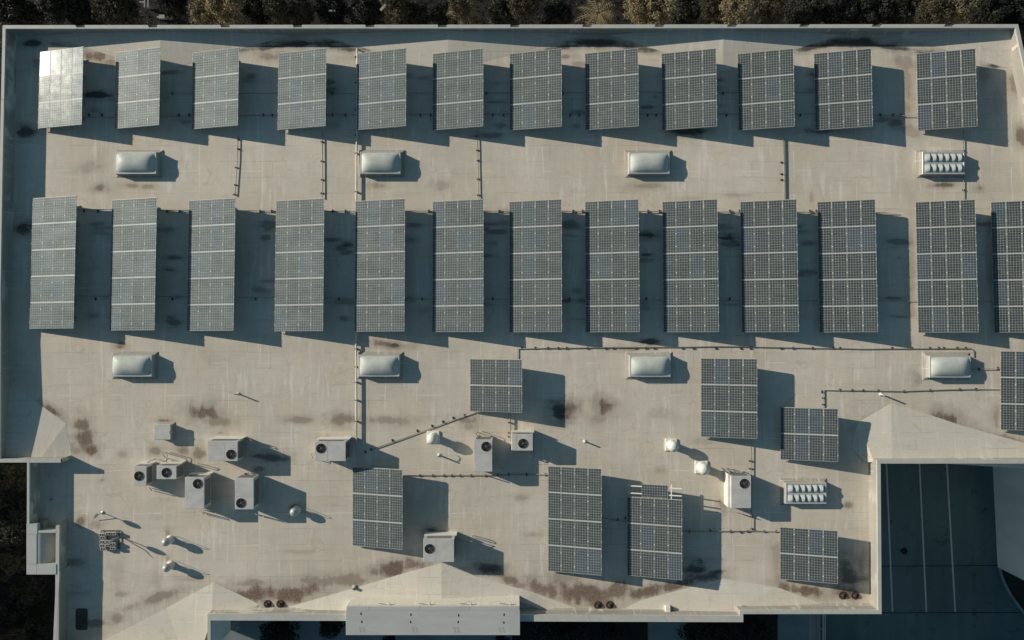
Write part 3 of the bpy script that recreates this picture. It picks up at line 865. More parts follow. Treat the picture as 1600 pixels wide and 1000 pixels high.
# ------------------------------------------------------------------ skylights
def skylight(x0, y0, x1, y1, label, ribbed=False, flip=False):
    hC = .46
    a, b = on(x0, y0, hC), on(x1, y1, hC)
    cx, cy = (a.x+b.x)/2, (a.y+b.y)/2
    hw, hh = abs(b.x-a.x)/2, abs(a.y-b.y)/2
    z = roofz(cy)
    root = thing('skylight', (cx, cy, z), label, 'skylight', 'ribbed double skylights' if ribbed else 'domed skylights')
    bm = bmesh.new()
    rings = []
    for (e, zz) in ((.22, -.04), (.16, .03), (.03, .09), (-.01, hC-.07)):
        rings.append([bm.verts.new((sx*(hw+e), sy*(hh+e), zz)) for sx, sy in ((-1, -1), (1, -1), (1, 1), (-1, 1))])
    for q, w in zip(rings[:-1], rings[1:]):
        for k in range(4): bm.faces.new((q[k], q[(k+1) % 4], w[(k+1) % 4], w[k]))
    bm.faces.new(rings[-1])
    obj('curb', bm, M['upstand'], root)
    bm = bmesh.new()
    ft = .10
    for (xa, ya, xb, yb) in ((-hw, -hh, hw, -hh+ft), (-hw, hh-ft, hw, hh), (-hw, -hh+ft+.001, -hw+ft, hh-ft-.001), (hw-ft, -hh+ft+.001, hw, hh-ft-.001)):
        box(bm, xa, ya, hC-.09, xb, yb, hC, bevel=.012)
    if ribbed: box(bm, -hw+ft+.001, -.05, hC-.06, hw-ft-.001, .05, hC-.02)
    frm = obj('frame', bm, M['alu'], root)
    if not ribbed:
        bm = bmesh.new(); nx, ny = 26, 16
        ix, iy = hw-.07, hh-.07
        gr = []
        for i in range(nx+1):
            row = []
            for j in range(ny+1):
                u, v = -1+2*i/nx, -1+2*j/ny
                hz = .30 * (1-abs(u)**4.2)**.9 * (1-abs(v)**2.2)**.85
                row.append(bm.verts.new((u*ix, v*iy, hC-.015+hz)))
            gr.append(row)
        for i in range(nx):
            for j in range(ny): bm.faces.new((gr[i][j], gr[i+1][j], gr[i+1][j+1], gr[i][j+1]))
        obj('dome', bm, M['dome'], frm, smooth=True)
    else:
        ix = hw-ft-.03; ph = (hh-ft-.05)/2
        for sy in (-1, 1):
            bm = bmesh.new()
            cyy = sy*(.05+ph)
            box(bm, -ix, cyy-ph+.01, hC-.05, ix, cyy+ph-.01, hC-.005)
            sw = 2*ix/6
            for k in range(6):     # six lens-shaped humps, steep to the east
                x_0 = -ix + k*sw
                gr = []
                for i in range(11):
                    row = []
                    for j in range(11):
                        u, v = i/10, -1+2*j/10
                        prof = (min(u/.70, 1)**.75) if u < .70 else max(0, 1-(u-.70)/.30)**.8
                        hz = .15*prof*max(0, 1-v*v)**.6
                        row.append(bm.verts.new((x_0+u*sw*.985, cyy+v*(ph-.02), hC-.006+hz)))
                    gr.append(row)
                for i in range(10):
                    for j in range(10):
                        f = bm.faces.new((gr[i][j], gr[i+1][j], gr[i+1][j+1], gr[i][j+1])); f.smooth = True
            obj('ribbed_lens', bm, M['lens'], frm)
    return root
skylight(180, 237, 243.5, 271.5, 'white domed skylight in the northwest, between the two panel rows')
skylight(563, 237, 625.5, 271.5, 'white domed skylight beside the long pale pipe, between the two panel rows')
skylight(982.5, 237.5, 1046.5, 271.5, 'white domed skylight right of centre, between the two panel rows')
skylight(1441, 237, 1508, 272, 'ribbed double skylight at the east end between the two panel rows', True)
skylight(173.5, 554.5, 237, 588.5, 'white domed skylight in the west, south of the middle panel row')
skylight(560, 554.5, 624, 588.5, 'white domed skylight beside the pale pipe, south of the middle panel row')
skylight(984, 555, 1048, 589, 'white domed skylight south of the long horizontal conduit, west of a three-row array')
skylight(1452.5, 556, 1517, 590, 'white domed skylight at the east end of the long horizontal conduit')
skylight(1227.5, 754.5, 1291.5, 787.5, 'ribbed double skylight near the parking notch, east of an air conditioner', True)

# ------------------------------------------------------------------ air conditioners
def condenser(x0, y0, x1, y1, fx, fy, h, label, pipes=(), fr=.29, louver='E', collar=None):
    a, b = on(x0, y0, h), on(x1, y1, h)
    cx, cy = (a.x+b.x)/2, (a.y+b.y)/2
    hw, hh = abs(b.x-a.x)/2, abs(a.y-b.y)/2
    z = roofz(cy)
    root = thing('air_conditioner', (cx, cy, z), label, 'air conditioner', 'rooftop air conditioners')
    f = on(fx, fy, h); ox, oy = f.x-cx, f.y-cy
    zb = .16
    bm = bmesh.new()
    # sides
    c = [(-hw, -hh), (hw, -hh), (hw, hh), (-hw, hh)]
    lo = [bm.verts.new((x, y, zb)) for x, y in c]; hi = [bm.verts.new((x, y, h-.012)) for x, y in c]
    hi2 = [bm.verts.new((x-.012*math.copysign(1, x), y-.012*math.copysign(1, y), h)) for x, y in c]
    for k in range(4):
        bm.faces.new((lo[k], lo[(k+1) % 4], hi[(k+1) % 4], hi[k])); bm.faces.new((hi[k], hi[(k+1) % 4], hi2[(k+1) % 4], hi2[k]))
    bm.faces.new(lo[::-1])
    n = 28
    circ = [bm.verts.new((ox+fr*cos(2*pi*k/n), oy+fr*sin(2*pi*k/n), h)) for k in range(n)]
    es = [bm.edges.new((circ[k], circ[(k+1) % n])) for k in range(n)]
    es += [e for e in bm.edges if e.verts[0] in hi2 and e.verts[1] in hi2]
    bmesh.ops.triangle_fill(bm, use_beauty=True, use_dissolve=False, edges=es)
    bmesh.ops.recalc_face_normals(bm, faces=bm.faces)
    cab = obj('cabinet', bm, M['cabinet'], root)
    bm = bmesh.new()
    lathe(bm, [(0, h-.34), (fr*.98, h-.34), (fr, h-.001)], n, c=(ox, oy))
    for fc in bm.faces: fc.normal_flip()
    well = obj('fan_well', bm, M['black'], root)
    bm = bmesh.new()
    lathe(bm, [(0, h-.20), (.06, h-.20), (.065, h-.07), (.0, h-.06)], 12, c=(ox, oy))
    for k in range(4):
        a0 = k*pi/2 + .5
        pr = []
        for (rr, da, dz) in ((.06, -.3, 0), (fr*.9, -.28, .03), (fr*.92, .38, -.05), (.06, .5, -.03)):
            pr.append((ox+rr*cos(a0+da), oy+rr*sin(a0+da), h-.14+dz))
        poly(bm, pr)
    obj('fan', bm, M['cabinetdark'], well)
    bm = bmesh.new()
    for rr in (.25, .5, .75, .99):
        pts = [(ox+fr*rr*cos(2*pi*k/20), oy+fr*rr*sin(2*pi*k/20), h+.012) for k in range(21)]
        tube(bm, pts, .005 if rr < .9 else .012, 5, caps=False)
    for k in range(4):
        tube(bm, [(ox-fr*cos(k*pi/4), oy-fr*sin(k*pi/4), h+.016), (ox+fr*cos(k*pi/4), oy+fr*sin(k*pi/4), h+.016)], .004, 5)
    obj('fan_guard', bm, M['cabinetdark'], cab)
    bm = bmesh.new()
    if hw > hh: 
        xs = ox + (fr+.09 if ox < 0 else -fr-.09)
        box(bm, xs-.007, -hh+.015, h+.001, xs+.007, hh-.015, h+.004)
    else:
        ys = oy + (fr+.09 if oy < 0 else -fr-.09)
        box(bm, -hw+.015, ys-.007, h+.001, hw-.015, ys+.007, h+.004)
    obj('panel_seam', bm, M['galv'], cab)
    # coil louvres on the sides
    bm = bmesh.new()
    nl = 9
    for k in range(nl):
        zz = zb+.12 + (h-zb-.24)*k/(nl-1)
        box(bm, hw+.002, -hh*.82, zz-.02, hw+.014, hh*.82, zz+.02)
        box(bm, -hw*.82, hh+.002, zz-.02, hw*.82, hh+.014, zz+.02)
    obj('coil_grille', bm, M['cabinetdark'], cab)
    bm = bmesh.new()
    box(bm, hw-.16, -hh-.035, h*.35, hw-.03, -hh-.001, h*.62, bevel=.006)
    obj('electrical_box', bm, M['cabinet'], cab)
    for sx in (-.7, .7):
        bm = bmesh.new()
        box(bm, sx*hw-.05, -hh-.05, 0, sx*hw+.05, hh+.08, zb-.002)
        obj('skid', bm, M['galv'], root)
    if collar:   # metal upstand along one side
        bm = bmesh.new()
        if 'N' in collar: box(bm, -hw-.02, hh+.03, 0, hw+.10, hh+.09, h*.55)
        if 'W' in collar: box(bm, -hw-.10, -hh-.03, 0, -hw-.03, hh+.05, h*.7)
        obj('flashing', bm, M['whitepaint'], root)
    for pl in pipes:
        bm = bmesh.new()
        pts = []
        for (px, py, ph) in pl:
            q = on(px, py, ph); pts.append((q.x-cx, q.y-cy, q.z-z))
        tube(bm, pts, .024, 6)
        obj('refrigerant_pipe', bm, M['conduit'], root)
    return root
def uloop(x, y, dx, dy, h=.55, ln=None):
    return [(x, y, .05), (x, y, h), (x+dx*.4, y+dy*.4, h), (x+dx, y+dy, h*.98), (x+dx, y+dy, .05)]
condenser(209, 728.5, 228.5, 759, 217.2, 743.8, .95, 'narrow air conditioner at the west end of the western group', [uloop(234, 762, 3, 4, .5), uloop(230, 722, 14, -5, .6)], collar='N')
condenser(244.7, 728, 275.3, 748.8, 260, 738.5, 1.10, 'squat air conditioner under a tangle of bent pipes, next to the narrow one', [uloop(253, 706, 5, 9, .5), uloop(262, 706, -2, 16, .5), uloop(253, 722, 10, -4, .35), uloop(306, 726, 5, -2, .45)], collar='N')
condenser(289, 746, 319, 795, 309, 755.8, 1.15, 'long upright air conditioner with its fan at the north end, middle of the western group', [uloop(315, 800, 4, 3, .55), uloop(320, 797, 14, 4, .3)], collar='N')
condenser(324, 689, 371.3, 720.5, 361, 710, 1.15, 'wide air conditioner with its fan in the southeast corner, north of the western group', [uloop(384, 686, 8, 2, .4), uloop(391, 687, 4, 4, .55)], collar='N')
condenser(367, 747, 396.3, 796, 376.5, 786, 1.15, 'long air conditioner with its fan at the south end, east of the western group', [uloop(399, 803, 10, 4, .5), uloop(382, 741, 0, 5, .3), uloop(388, 738, 1, 5, .3)])
condenser(491.5, 690, 540, 720.5, 501.5, 700.6, 1.22, 'wide air conditioner at the foot of the long pale pipe', [uloop(486, 708, 3, 8, .4)], collar='N')
condenser(740.5, 687, 769.2, 737, 759.5, 697.7, 1.15, 'long air conditioner with its fan at the north end, by the central mushroom vent', [uloop(742, 674, 6, 12, .6), uloop(751, 673, -3, 11, .6), uloop(757, 742, 5, 2, .55)])
condenser(801.5, 678.5, 832.6, 704.2, 817.2, 693, 1.10, 'square air conditioner at the end of a pipe below the lone two-row array', [uloop(830, 705, 0, 10, .4), uloop(834, 704, 1, 12, .35)], collar='NW')
condenser(661.5, 842, 709.5, 878.3, 671, 857.5, 1.20, 'wide air conditioner above the ridge behind the entrance tower', [uloop(714, 843, 10, 2, .35), uloop(737, 836, 3, 4, .55), uloop(741, 845, -12, 3, .5), [(707, 850, .6), (716, 848, .6), (722, 846, .4), (724, 846, .03)]], collar='N')
condenser(1142.5, 744, 1173.6, 794, 1163, 755.5, 1.15, 'long air conditioner east of the two mushroom vents, beside a thin conduit', [uloop(1127, 731, 12, 10, .45), uloop(1135, 731, 10, 9, .5), uloop(1143, 732, 8, 8, .55), uloop(1151, 801, 18, 5, .35)], collar='W')

# roof hatch
a, b = on(240.3, 663, .5), on(266.4, 687.2, .5)
cx, cy, hw, hh = (a.x+b.x)/2, (a.y+b.y)/2, (b.x-a.x)/2, (a.y-b.y)/2
root = thing('roof_hatch', (cx, cy, roofz(cy)), 'square grey roof hatch north of the western air conditioners', 'roof hatch')
bm = bmesh.new()
r0 = [bm.verts.new((sx*(hw+.12), sy*(hh+.12), -.02)) for sx, sy in ((-1, -1), (1, -1), (1, 1), (-1, 1))]
r1 = [bm.verts.new((sx*(hw-.05), sy*(hh-.05), .08)) for sx, sy in ((-1, -1), (1, -1), (1, 1), (-1, 1))]
r2 = [bm.verts.new((sx*(hw-.05), sy*(hh-.05), .38)) for sx, sy in ((-1, -1), (1, -1), (1, 1), (-1, 1))]
for q, w in ((r0, r1), (r1, r2)):
    for k in range(4): bm.faces.new((q[k], q[(k+1) % 4], w[(k+1) % 4], w[k]))
obj('curb', bm, M['upstand'], root)
bm = bmesh.new(); box(bm, -hw, -hh, .38, hw, hh, .50, bevel=.02); lid = obj('lid', bm, M['cabinet'], root)
bm = bmesh.new(); box(bm, hw-.09, -.06, .501, hw-.05, .06, .53); box(bm, hw-.05, -.02, .505, hw+.02, .02, .52); obj('handle', bm, M['galv'], lid)

# ------------------------------------------------------------------ vents
def mushroom(px, py, h, r, label, square=True, brk=False):
    p = on(px, py, h)
    root = thing('roof_vent', (p.x, p.y, roofz(p.y)), label, 'roof vent', 'mushroom roof vents')
    bm = bmesh.new()
    s = r*1.15
    if square: box(bm, -s, -s, -.02, s, s, .09, bevel=.04)
    lathe(bm, [(r*1.05, .0), (r*.95, .10), (r*.72, .16), (r*.66, h*.62)], 22)
    obj('base', bm, M['whitepaint'], root)
    bm = bmesh.new()
    lathe(bm, [(r*.6, h*.55), (r*.97, h*.62), (r, h*.72), (r*.93, h*.84), (r*.62, h*.93), (r*.60, h*.945), (r*.3, h*.99), (0, h)], 26)
    obj('cap', bm, M['galv'] if brk else M['whitepaint'], root, smooth=True)
    if brk:
        bm = bmesh.new()
        tube(bm, [(r*.3, r*.8, .3), (r*.3, r*.8, h+.02), (r*1.5, r*.8, h+.02), (r*1.5, r*.8, 0.02)], .015, 6)
        obj('bracket', bm, M['conduit'], root)
mushroom(674.5, 687, .95, .34, 'large mushroom vent beside a bent hook pipe, by the diagonal conduit')
mushroom(1053.5, 698.8, .90, .33, 'northern one of the two white mushroom vents near an air conditioner')
mushroom(1101.5, 734.5, .90, .35, 'southern one of the two white mushroom vents near an air conditioner')
mushroom(458, 801.5, .70, .26, 'small silver vent in the air conditioner shadow', False, True)
mushroom(256.5, 848.8, .80, .25, 'small tilted-looking grey vent, upper of two beside the antenna wires', False, True)
mushroom(257.5, 889.3, .80, .25, 'small grey vent, lower of two beside the antenna wires', False, True)

def stub(px, py, h, r, label, mat='whitepipe', hook=None):
    p = on(px, py, h)
    root = thing('vent_pipe', (p.x, p.y, roofz(p.y)), label, 'vent pipe')
    bm = bmesh.new()
    lathe(bm, [(r*2.6, 0), (r*2.2, .03), (r*1.05, .07), (r, h), (r*.75, h), (r*.75, h*.6), (0, h*.6)], 14)
    obj('pipe', bm, M[mat], root)
    if hook:
        bm = bmesh.new(); tube(bm, hook, .022, 6); obj('arm', bm, M[mat], root)
stub(914.6, 691.2, .38, .045, 'short white vent pipe standing alone in the centre of the roof')
stub(368, 616.5, .48, .04, 'thin white vent pipe south of the middle row, west half', hook=[(-.12, 0, .46), (0.06, 0, .48), (.12, -.05, .40)])
stub(1384, 617.5, .60, .05, 'thin vent pipe beside the peak of the southeast cricket', hook=[(-.16, .05, .56), (0, 0, .6), (.15, -.02, .55)])
stub(685, 713.5, .5, .05, 'hooked gooseneck pipe south of the large mushroom vent', hook=[(-.06, .02, .45), (-.12, .2, .55), (-.05, .36, .55), (.1, .38, .42)])
stub(553.5, 920.5, .22, .085, 'short open pipe at the foot of the ridge west of the entrance tower', 'conduit')
stub(457.5, 830, .1, .03, 'tiny pipe stub south of the small silver vent', 'whitepipe') if False else None
p = on(1046, 954, .3)
root = thing('scupper_box', (p.x, p.y, roofz(p.y)), 'small white box vent against the south parapet', 'vent')
bm = bmesh.new(); box(bm, -.24, -.14, 0, .06, .26, .34, bevel=.02); obj('housing', bm, M['whitepaint'], root)
bm = bmesh.new(); poly(bm, [(.07, -.1, .3), (.07, .2, .3), (.36, -.05, .02), (.36, .1, .02)][::1][:3]); box(bm, .065, -.10, .10, .10, .2, .30); obj('dark_side_piece', bm, M['cabinetdark'], root)  # dark plate and a dark triangle sloping east to the roof

# ------------------------------------------------------------------ antenna and its mount
p = on(187, 838, 0)
root = thing('antenna_mount', (p.x, p.y, p.z), 'ballasted antenna mount with rows of pale concrete blocks', 'antenna')
k = H/F
def rel(px, py): return ((px-187)*k, (838-py)*k)
bm = bmesh.new()
for (x, y) in ((161, 833), (174, 833), (161, 841), (174, 841), (161, 849), (174, 849), (186.5, 833), (186.5, 849)):
    xx, yy = rel(x, y)
    box(bm, xx-.03, yy-.42, .0, xx+.03, yy+.42, .05) if False else None
for yy_ in (829, 856):
    xx, yy = rel(159, yy_); x2, _ = rel(188, yy_); box(bm, xx, yy-.02, .0, x2, yy+.02, .05)
for xx_ in (159, 169, 187):
    xx, ya = rel(xx_, 829); _, yb = rel(xx_, 856); box(bm, xx-.02, yb, .05, xx+.02, ya, .09)
obj('tray', bm, M['block'], root)
for (x, y) in ((163, 833.5), (173, 832), (180.5, 832), (164.5, 838), (164, 844.5), (173, 844.5), (164, 850.5), (173, 850), (180, 848), (165, 855.5), (180, 854.5)):
    xx, yy = rel(x, y)
    bm = bmesh.new(); box(bm, xx-.17, yy-.09, .09, xx+.17, yy+.09, .30, bevel=.012)
    for sx in (-.07, .07): box(bm, xx+sx-.05, yy-.05, .299, xx+sx+.05, yy+.05, .303, 1)
    obj('ballast_block', bm, [M['ballast'], M['black']], root)
bm = bmesh.new(); tube(bm, [(0, 0, 0), (0, 0, 1.15)], .028, 8); obj('mast', bm, M['galv'], root)
def panel_antenna(root, z0, z1):
    bm = bmesh.new()
    n = Vector((sin(radians(-22)), -cos(radians(-22)), 0)) if False else Vector((.375, .927, 0))
    pts = []
    for k in range(16):
        a = 2*pi*k/16
        c = n*.15*cos(a) + Vector((0, 0, (z0+z1)/2 + (z1-z0)/2*sin(a)))
        pts.append(c)
    d = Vector((.927, -.375, 0))*.015
    A = [bm.verts.new(q-d) for q in pts]; Bv = [bm.verts.new(q+d) for q in pts]
    bm.faces.new(A); bm.faces.new(Bv[::-1])
    for k in range(16): bm.faces.new((A[k], A[(k+1) % 16], Bv[(k+1) % 16], Bv[k]))
    bmesh.ops.recalc_face_normals(bm, faces=bm.faces)
    obj('antenna_panel', bm, M['antenna'], root)
panel_antenna(root, .66, 1.15)
bm = bmesh.new()
tube(bm, [(.2, -.05, .06), (1.0, -.55, .03), (1.55, -.85, .03), (1.95, -1.3, .03)], .014, 6)
obj('cable', bm, M['conduit'], root)
p = on(160.5, 801, 0)
root = thing('mast_antenna', (p.x, p.y, p.z), 'thin mast antenna with bent arm above the ballasted mount', 'antenna')
bm = bmesh.new(); tube(bm, [(0, 0, 0), (0, 0, .95)], .024, 8); lathe(bm, [(.12, 0), (.1, .03), (.03, .05)], 12); obj('mast', bm, M['galv'], root)
panel_antenna(root, .5, .95)
bm = bmesh.new(); tube(bm, [(0, 0, .35), (-.33, -.12, .3), (-.52, -.36, .12)], .018, 6); obj('arm', bm, M['conduit'], root)

for lb, pts in (('short bent pale cable lying on the shaded west terrace, hooked one', [(73, 741), (79, 740), (78, 744), (76, 746)]), ('short bent pale cable lying on the shaded west terrace, curved one', [(89, 738), (92, 741), (93, 745), (92, 748)])):
    Q = [on(x, y, .03) for x, y in pts]; o0 = Q[0].copy()
    bm = bmesh.new(); tube(bm, [q - o0 for q in Q], .025, 6)
    tag(obj('cable', bm, M['whitepipe'], loc=o0), lb, 'cable')
# ------------------------------------------------------------------ conduits
def conduit(pts, label, r=.024, h=.10, blocks=(), mat='conduit', rise=(False, False), group='conduits across the roof'):
    P = [on(x, y, h) for x, y in pts]
    root = thing('conduit', P2(P[0], 0), label, 'conduit', group)
    o = Vector(root.location)
    # follow the roof: split long runs
    Q = []
    for a, b in zip(P[:-1], P[1:]):
        n = max(1, int((b-a).length / 1.5))
        for i in range(n):
            q = a.lerp(b, i/n); q.z = roofz(q.y)+h
            if 0 < i: q.x += random.uniform(-.012, .012); q.y += random.uniform(-.012, .012)
            Q.append(q - o)
    Q.append(P2(P[-1], h) - o)
    if rise[0]: Q.insert(0, P2(P[0], .01) - o)
    if rise[1]: Q.append(P2(P[-1], .01) - o)
    bm = bmesh.new(); tube(bm, Q, r, 8); obj('pipe', bm, M[mat], root)
    for (x, y) in blocks:
        p = P2(on(x, y, 0), 0) - o
        # long axis across the run
        best = min(zip(pts[:-1], pts[1:]), key=lambda s: abs((x-s[0][0])*(s[1][1]-s[0][1]) - (y-s[0][1])*(s[1][0]-s[0][0])) / (hypot(s[1][0]-s[0][0], s[1][1]-s[0][1])+1e-6))
        ang = atan2(-(best[1][1]-best[0][1]), best[1][0]-best[0][0]) + pi/2
        bm = bmesh.new()
        box(bm, -.085, -.04, 0, .085, .04, max(.03, h-r*.3), bevel=.01)
        box(bm, -.03, -.015, h-r, .03, .015, h+r+.006)
        bmesh.ops.rotate(bm, matrix=Matrix.Rotation(ang, 3, 'Z'), verts=bm.verts)
        ob = obj('support_block', bm, M['block'], root, loc=p)
    return root
conduit([(558, 76), (557.5, 205), (557, 312), (556.5, 520), (556.8, 693)], 'long pale pipe running north to south through both panel rows', .055, .17,
        [(557, y) for y in (90, 130, 172, 212, 240, 300, 360, 420, 480, 545, 573, 597, 625, 658, 685)], 'whitepipe', (True, True))
conduit([(372, 213), (371, 250), (367, 306)], 'short bent conduit between the third arrays of the two rows', .024, .075, [(372.5, 218), (372.5, 233), (369.5, 262), (368, 289), (366.5, 304)])
conduit([(503.5, 205), (504, 310)], 'short conduit between the fourth arrays of the two rows', .028, .08, [(503.5, 222), (503, 252), (503.5, 281), (503, 302)])
conduit([(746, 203), (748, 312)], 'short conduit between the sixth arrays of the two rows', .024, .075, [(745, 213), (746, 235), (747, 251), (747, 280), (747.5, 305)])
conduit([(1224.5, 215), (1226, 312)], 'straight purple-grey conduit between the tenth arrays of the two rows', .045, .09, [(1221, 254), (1221, 272), (1221, 281)])
conduit([(1505.5, 203), (1505.5, 312)], 'conduit passing the ribbed skylight at the east end', .024, .08, [(1505, 236), (1505, 297)])
conduit([(808, 560), (808, 545), (950, 543), (1150, 541.5), (1350, 545.5), (1517, 544.5), (1521, 548), (1521, 558)], 'long horizontal conduit along the south side of the middle row', .024, .06,
        [(x, 544) for x in (815, 836, 856, 872, 885, 918, 946, 958, 993, 1009, 1022, 1066, 1083, 1118, 1157, 1172, 1220, 1239, 1269, 1301, 1312, 1393, 1424, 1452, 1466, 1474, 1495, 1508)])
conduit([(1287, 637), (1287, 609.5), (1410, 611.5), (1480, 609), (1563, 608)], 'bent conduit from the corner array to the right edge array', .026, .06,
        [(1284, 612), (1286, 622), (1286, 632), (1312, 609.5), (1331, 609.8), (1348, 610), (1372, 610.5), (1412, 611.5), (1453, 610), (1499, 608.5), (1524, 608)])
conduit([(746, 643), (578, 703.5)], 'diagonal conduit from the lone two-row array to an air conditioner', .024, .06,
        [(726, 649), (708, 653), (692, 659), (675, 665.5), (652, 673), (613, 688), (580, 702), (571, 706)])
conduit([(630, 743), (760, 743), (830, 741), (858, 741.5)], 'conduit running east from the array shaded by an air conditioner', .022, .06, [(656, 743), (676, 743), (694, 743), (706, 743), (719, 743), (736, 743), (758, 743), (778, 742), (795, 741), (823, 741), (852, 741.5)])
conduit([(797.5, 644), (797.5, 690)], 'thick pipe dropping from the lone two-row array to the square air conditioner', .04, .14, [(796, 660), (796, 676), (796, 682)])
conduit([(940, 809), (1070, 830), (1219, 830)], 'conduit joining the two small southeast arrays', .025, .065, [(965, 812), (977, 809), (1077, 830), (1110, 829), (1141, 830), (1157, 831), (1168, 830), (1194, 830), (1212, 830)])
conduit([(1174, 684), (1174, 828)], 'thin north to south conduit passing an air conditioner', .022, .10, [(1172, 720), (1172, 732), (1174, 806), (1174, 826)])
conduit([(1517, 577), (1563, 576)], 'short conduit from the east skylight to the right edge array', .022, .10, [(1529, 577), (1558, 575.5)])
conduit([(95, 184), (430, 180), (800, 178), (1270, 178), (1436, 181)], 'long conduit hidden in shade under the north row', .024, .11,
        [(x, 180) for x in (140, 160, 280, 296, 412, 426, 505, 520, 540, 657, 673, 770, 787, 891, 905, 1012, 1025, 1135, 1250, 1375, 1395, 1408)])
conduit([(258, 146), (560, 146), (1036, 144), (1290, 145)], 'thin upper conduit hidden in shade under the north row', .018, .10, [(x, 146) for x in (270, 520, 760, 880, 1130)])
conduit([(88, 327), (430, 329.5), (800, 330), (1290, 331.5), (1402, 333)], 'long conduit crossing the gaps of the middle row near its north ends', .024, .11,
        [(x, 330) for x in (132, 154, 262, 281, 407, 425, 520, 540, 670, 780, 895, 910, 1012, 1030, 1140, 1155, 1265, 1275)])
conduit([(88, 462), (430, 465), (800, 468), (1290, 470), (1600, 471)], 'thin conduit hidden in shade under the middle row', .016, .09, [(x, 467) for x in (150, 270, 400, 530, 660, 770, 890, 1010, 1140)])

# ------------------------------------------------------------------ vegetation
def crown_mesh(seed, R, Hh, lobes, per, leaf, name, mat, flat=1.0):
    rnd = random.Random(seed)
    bm = bmesh.new()
    for i in range(lobes):
        a = rnd.uniform(0, 2*pi); rr = R*.72*sqrt(rnd.random()); zz = Hh*(rnd.uniform(.18, .95))
        taper = 1 - .45*max(0, zz/Hh-.35)
        c = Vector((rr*cos(a)*taper, rr*sin(a)*taper, zz))
        lr = R*rnd.uniform(.22, .46)
        for j in range(per):
            d = Vector((rnd.gauss(0, 1), rnd.gauss(0, 1), rnd.gauss(0, .8)+.25)).normalized()
            q = c + d*lr*(rnd.uniform(.55, 1.05))
            s = leaf*rnd.uniform(.6, 1.35)
            n = (d*.8 + Vector((rnd.gauss(0, .6), rnd.gauss(0, .6), rnd.gauss(.2, .6)))).normalized()
            u = n.cross(Vector((rnd.gauss(0, 1), rnd.gauss(0, 1), rnd.gauss(0, 1)))).normalized(); w = n.cross(u)
            vs = [bm.verts.new(q + u*s), bm.verts.new(q + w*s*.5), bm.verts.new(q - u*s), bm.verts.new(q - w*s*.5)]
            bm.faces.new(vs)
    return mesh_of(bm, mat, name)
def trunk_mesh(seed, Hh, R, name):
    rnd = random.Random(seed)
    bm = bmesh.new()
    tube(bm, [(0, 0, -.2), (.05, .02, Hh*.3), (.0, .08, Hh*.65), (.06, 0, Hh*1.25)], .16, 8, radii=[.22, .17, .12, .05])
    for k in range(5):
        a = k*1.3+rnd.random(); z = Hh*rnd.uniform(.45, .9)
        tube(bm, [(0, .05, z), (R*.35*cos(a), R*.35*sin(a), z+Hh*.22), (R*.7*cos(a), R*.7*sin(a), z+Hh*.36)], .05, 6, radii=[.075, .05, .02])
    return mesh_of(bm, M['bark'], name)
CR = {}
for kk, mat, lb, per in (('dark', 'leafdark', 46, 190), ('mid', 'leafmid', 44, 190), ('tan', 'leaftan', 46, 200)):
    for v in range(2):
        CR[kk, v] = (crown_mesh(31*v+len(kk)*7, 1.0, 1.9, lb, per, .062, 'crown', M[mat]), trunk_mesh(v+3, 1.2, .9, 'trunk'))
def tree(px, py, ztop, rad, kind, label, name='tree', group='trees along the north side', hscale=1.0):
    p = at(px, py, ztop - rad*.9)
    ht = ztop - GZ
    t = thing(name, (p.x, p.y, GZ), label, 'shrub' if name == 'shrub' else 'tree', group, random.uniform(0, 6.28))
    me, tr = CR[kind, random.randrange(2)]
    ch = min(ht*.92, rad*2.1*hscale)
    cro = obj_me('crown', me, t, (0, 0, ht-ch)); cro.scale = (rad*.95, rad*.95, ch/2.15)
    tk = obj_me('trunk', tr, t); tk.scale = (max(.5, rad*.6), max(.5, rad*.6), max(.25, (ht-ch*.55)/1.5))
    return t
def palm(px, py, ztop, rad, label):
    p = at(px, py, ztop-.5)
    t = thing('palm_tree', (p.x, p.y, GZ), label, 'palm tree', 'trees along the north side')
    hh = ztop-GZ-.4
    bm = bmesh.new(); tube(bm, [(0, 0, -.2), (.05, 0, hh*.5), (0, 0, hh)], .16, 10, radii=[.22, .17, .15]); obj('trunk', bm, M['bark'], t)
    rnd = random.Random(int(px))
    bm = bmesh.new()
    for k in range(34):
        a = rnd.uniform(0, 2*pi); el = rnd.uniform(-.7, 1.1); L = rad*rnd.uniform(.8, 1.1)
        pr = None
        for s in range(1, 9):
            f = s/8
            c = Vector((cos(a)*L*f*cos(el*.8), sin(a)*L*f*cos(el*.8), hh+L*(sin(el)*f - .62*f*f)))
            side = Vector((-sin(a), cos(a), 0))
            wl = .26*rad*sin(pi*min(.97, f*.85+.1))
            for sg in (-1, 1):
                tip = c + side*sg*wl + Vector((cos(a), sin(a), 0))*.14*rad + Vector((0, 0, -.10*rad))
                poly(bm, [c + Vector((cos(a), sin(a), 0))*.03, c - Vector((cos(a), sin(a), 0))*.03, tip])
            if pr is not None:
                poly(bm, [pr+side*.012, pr-side*.012, c-side*.012, c+side*.012])
            pr = c
    obj('crown', bm, M['leaftan'], t)
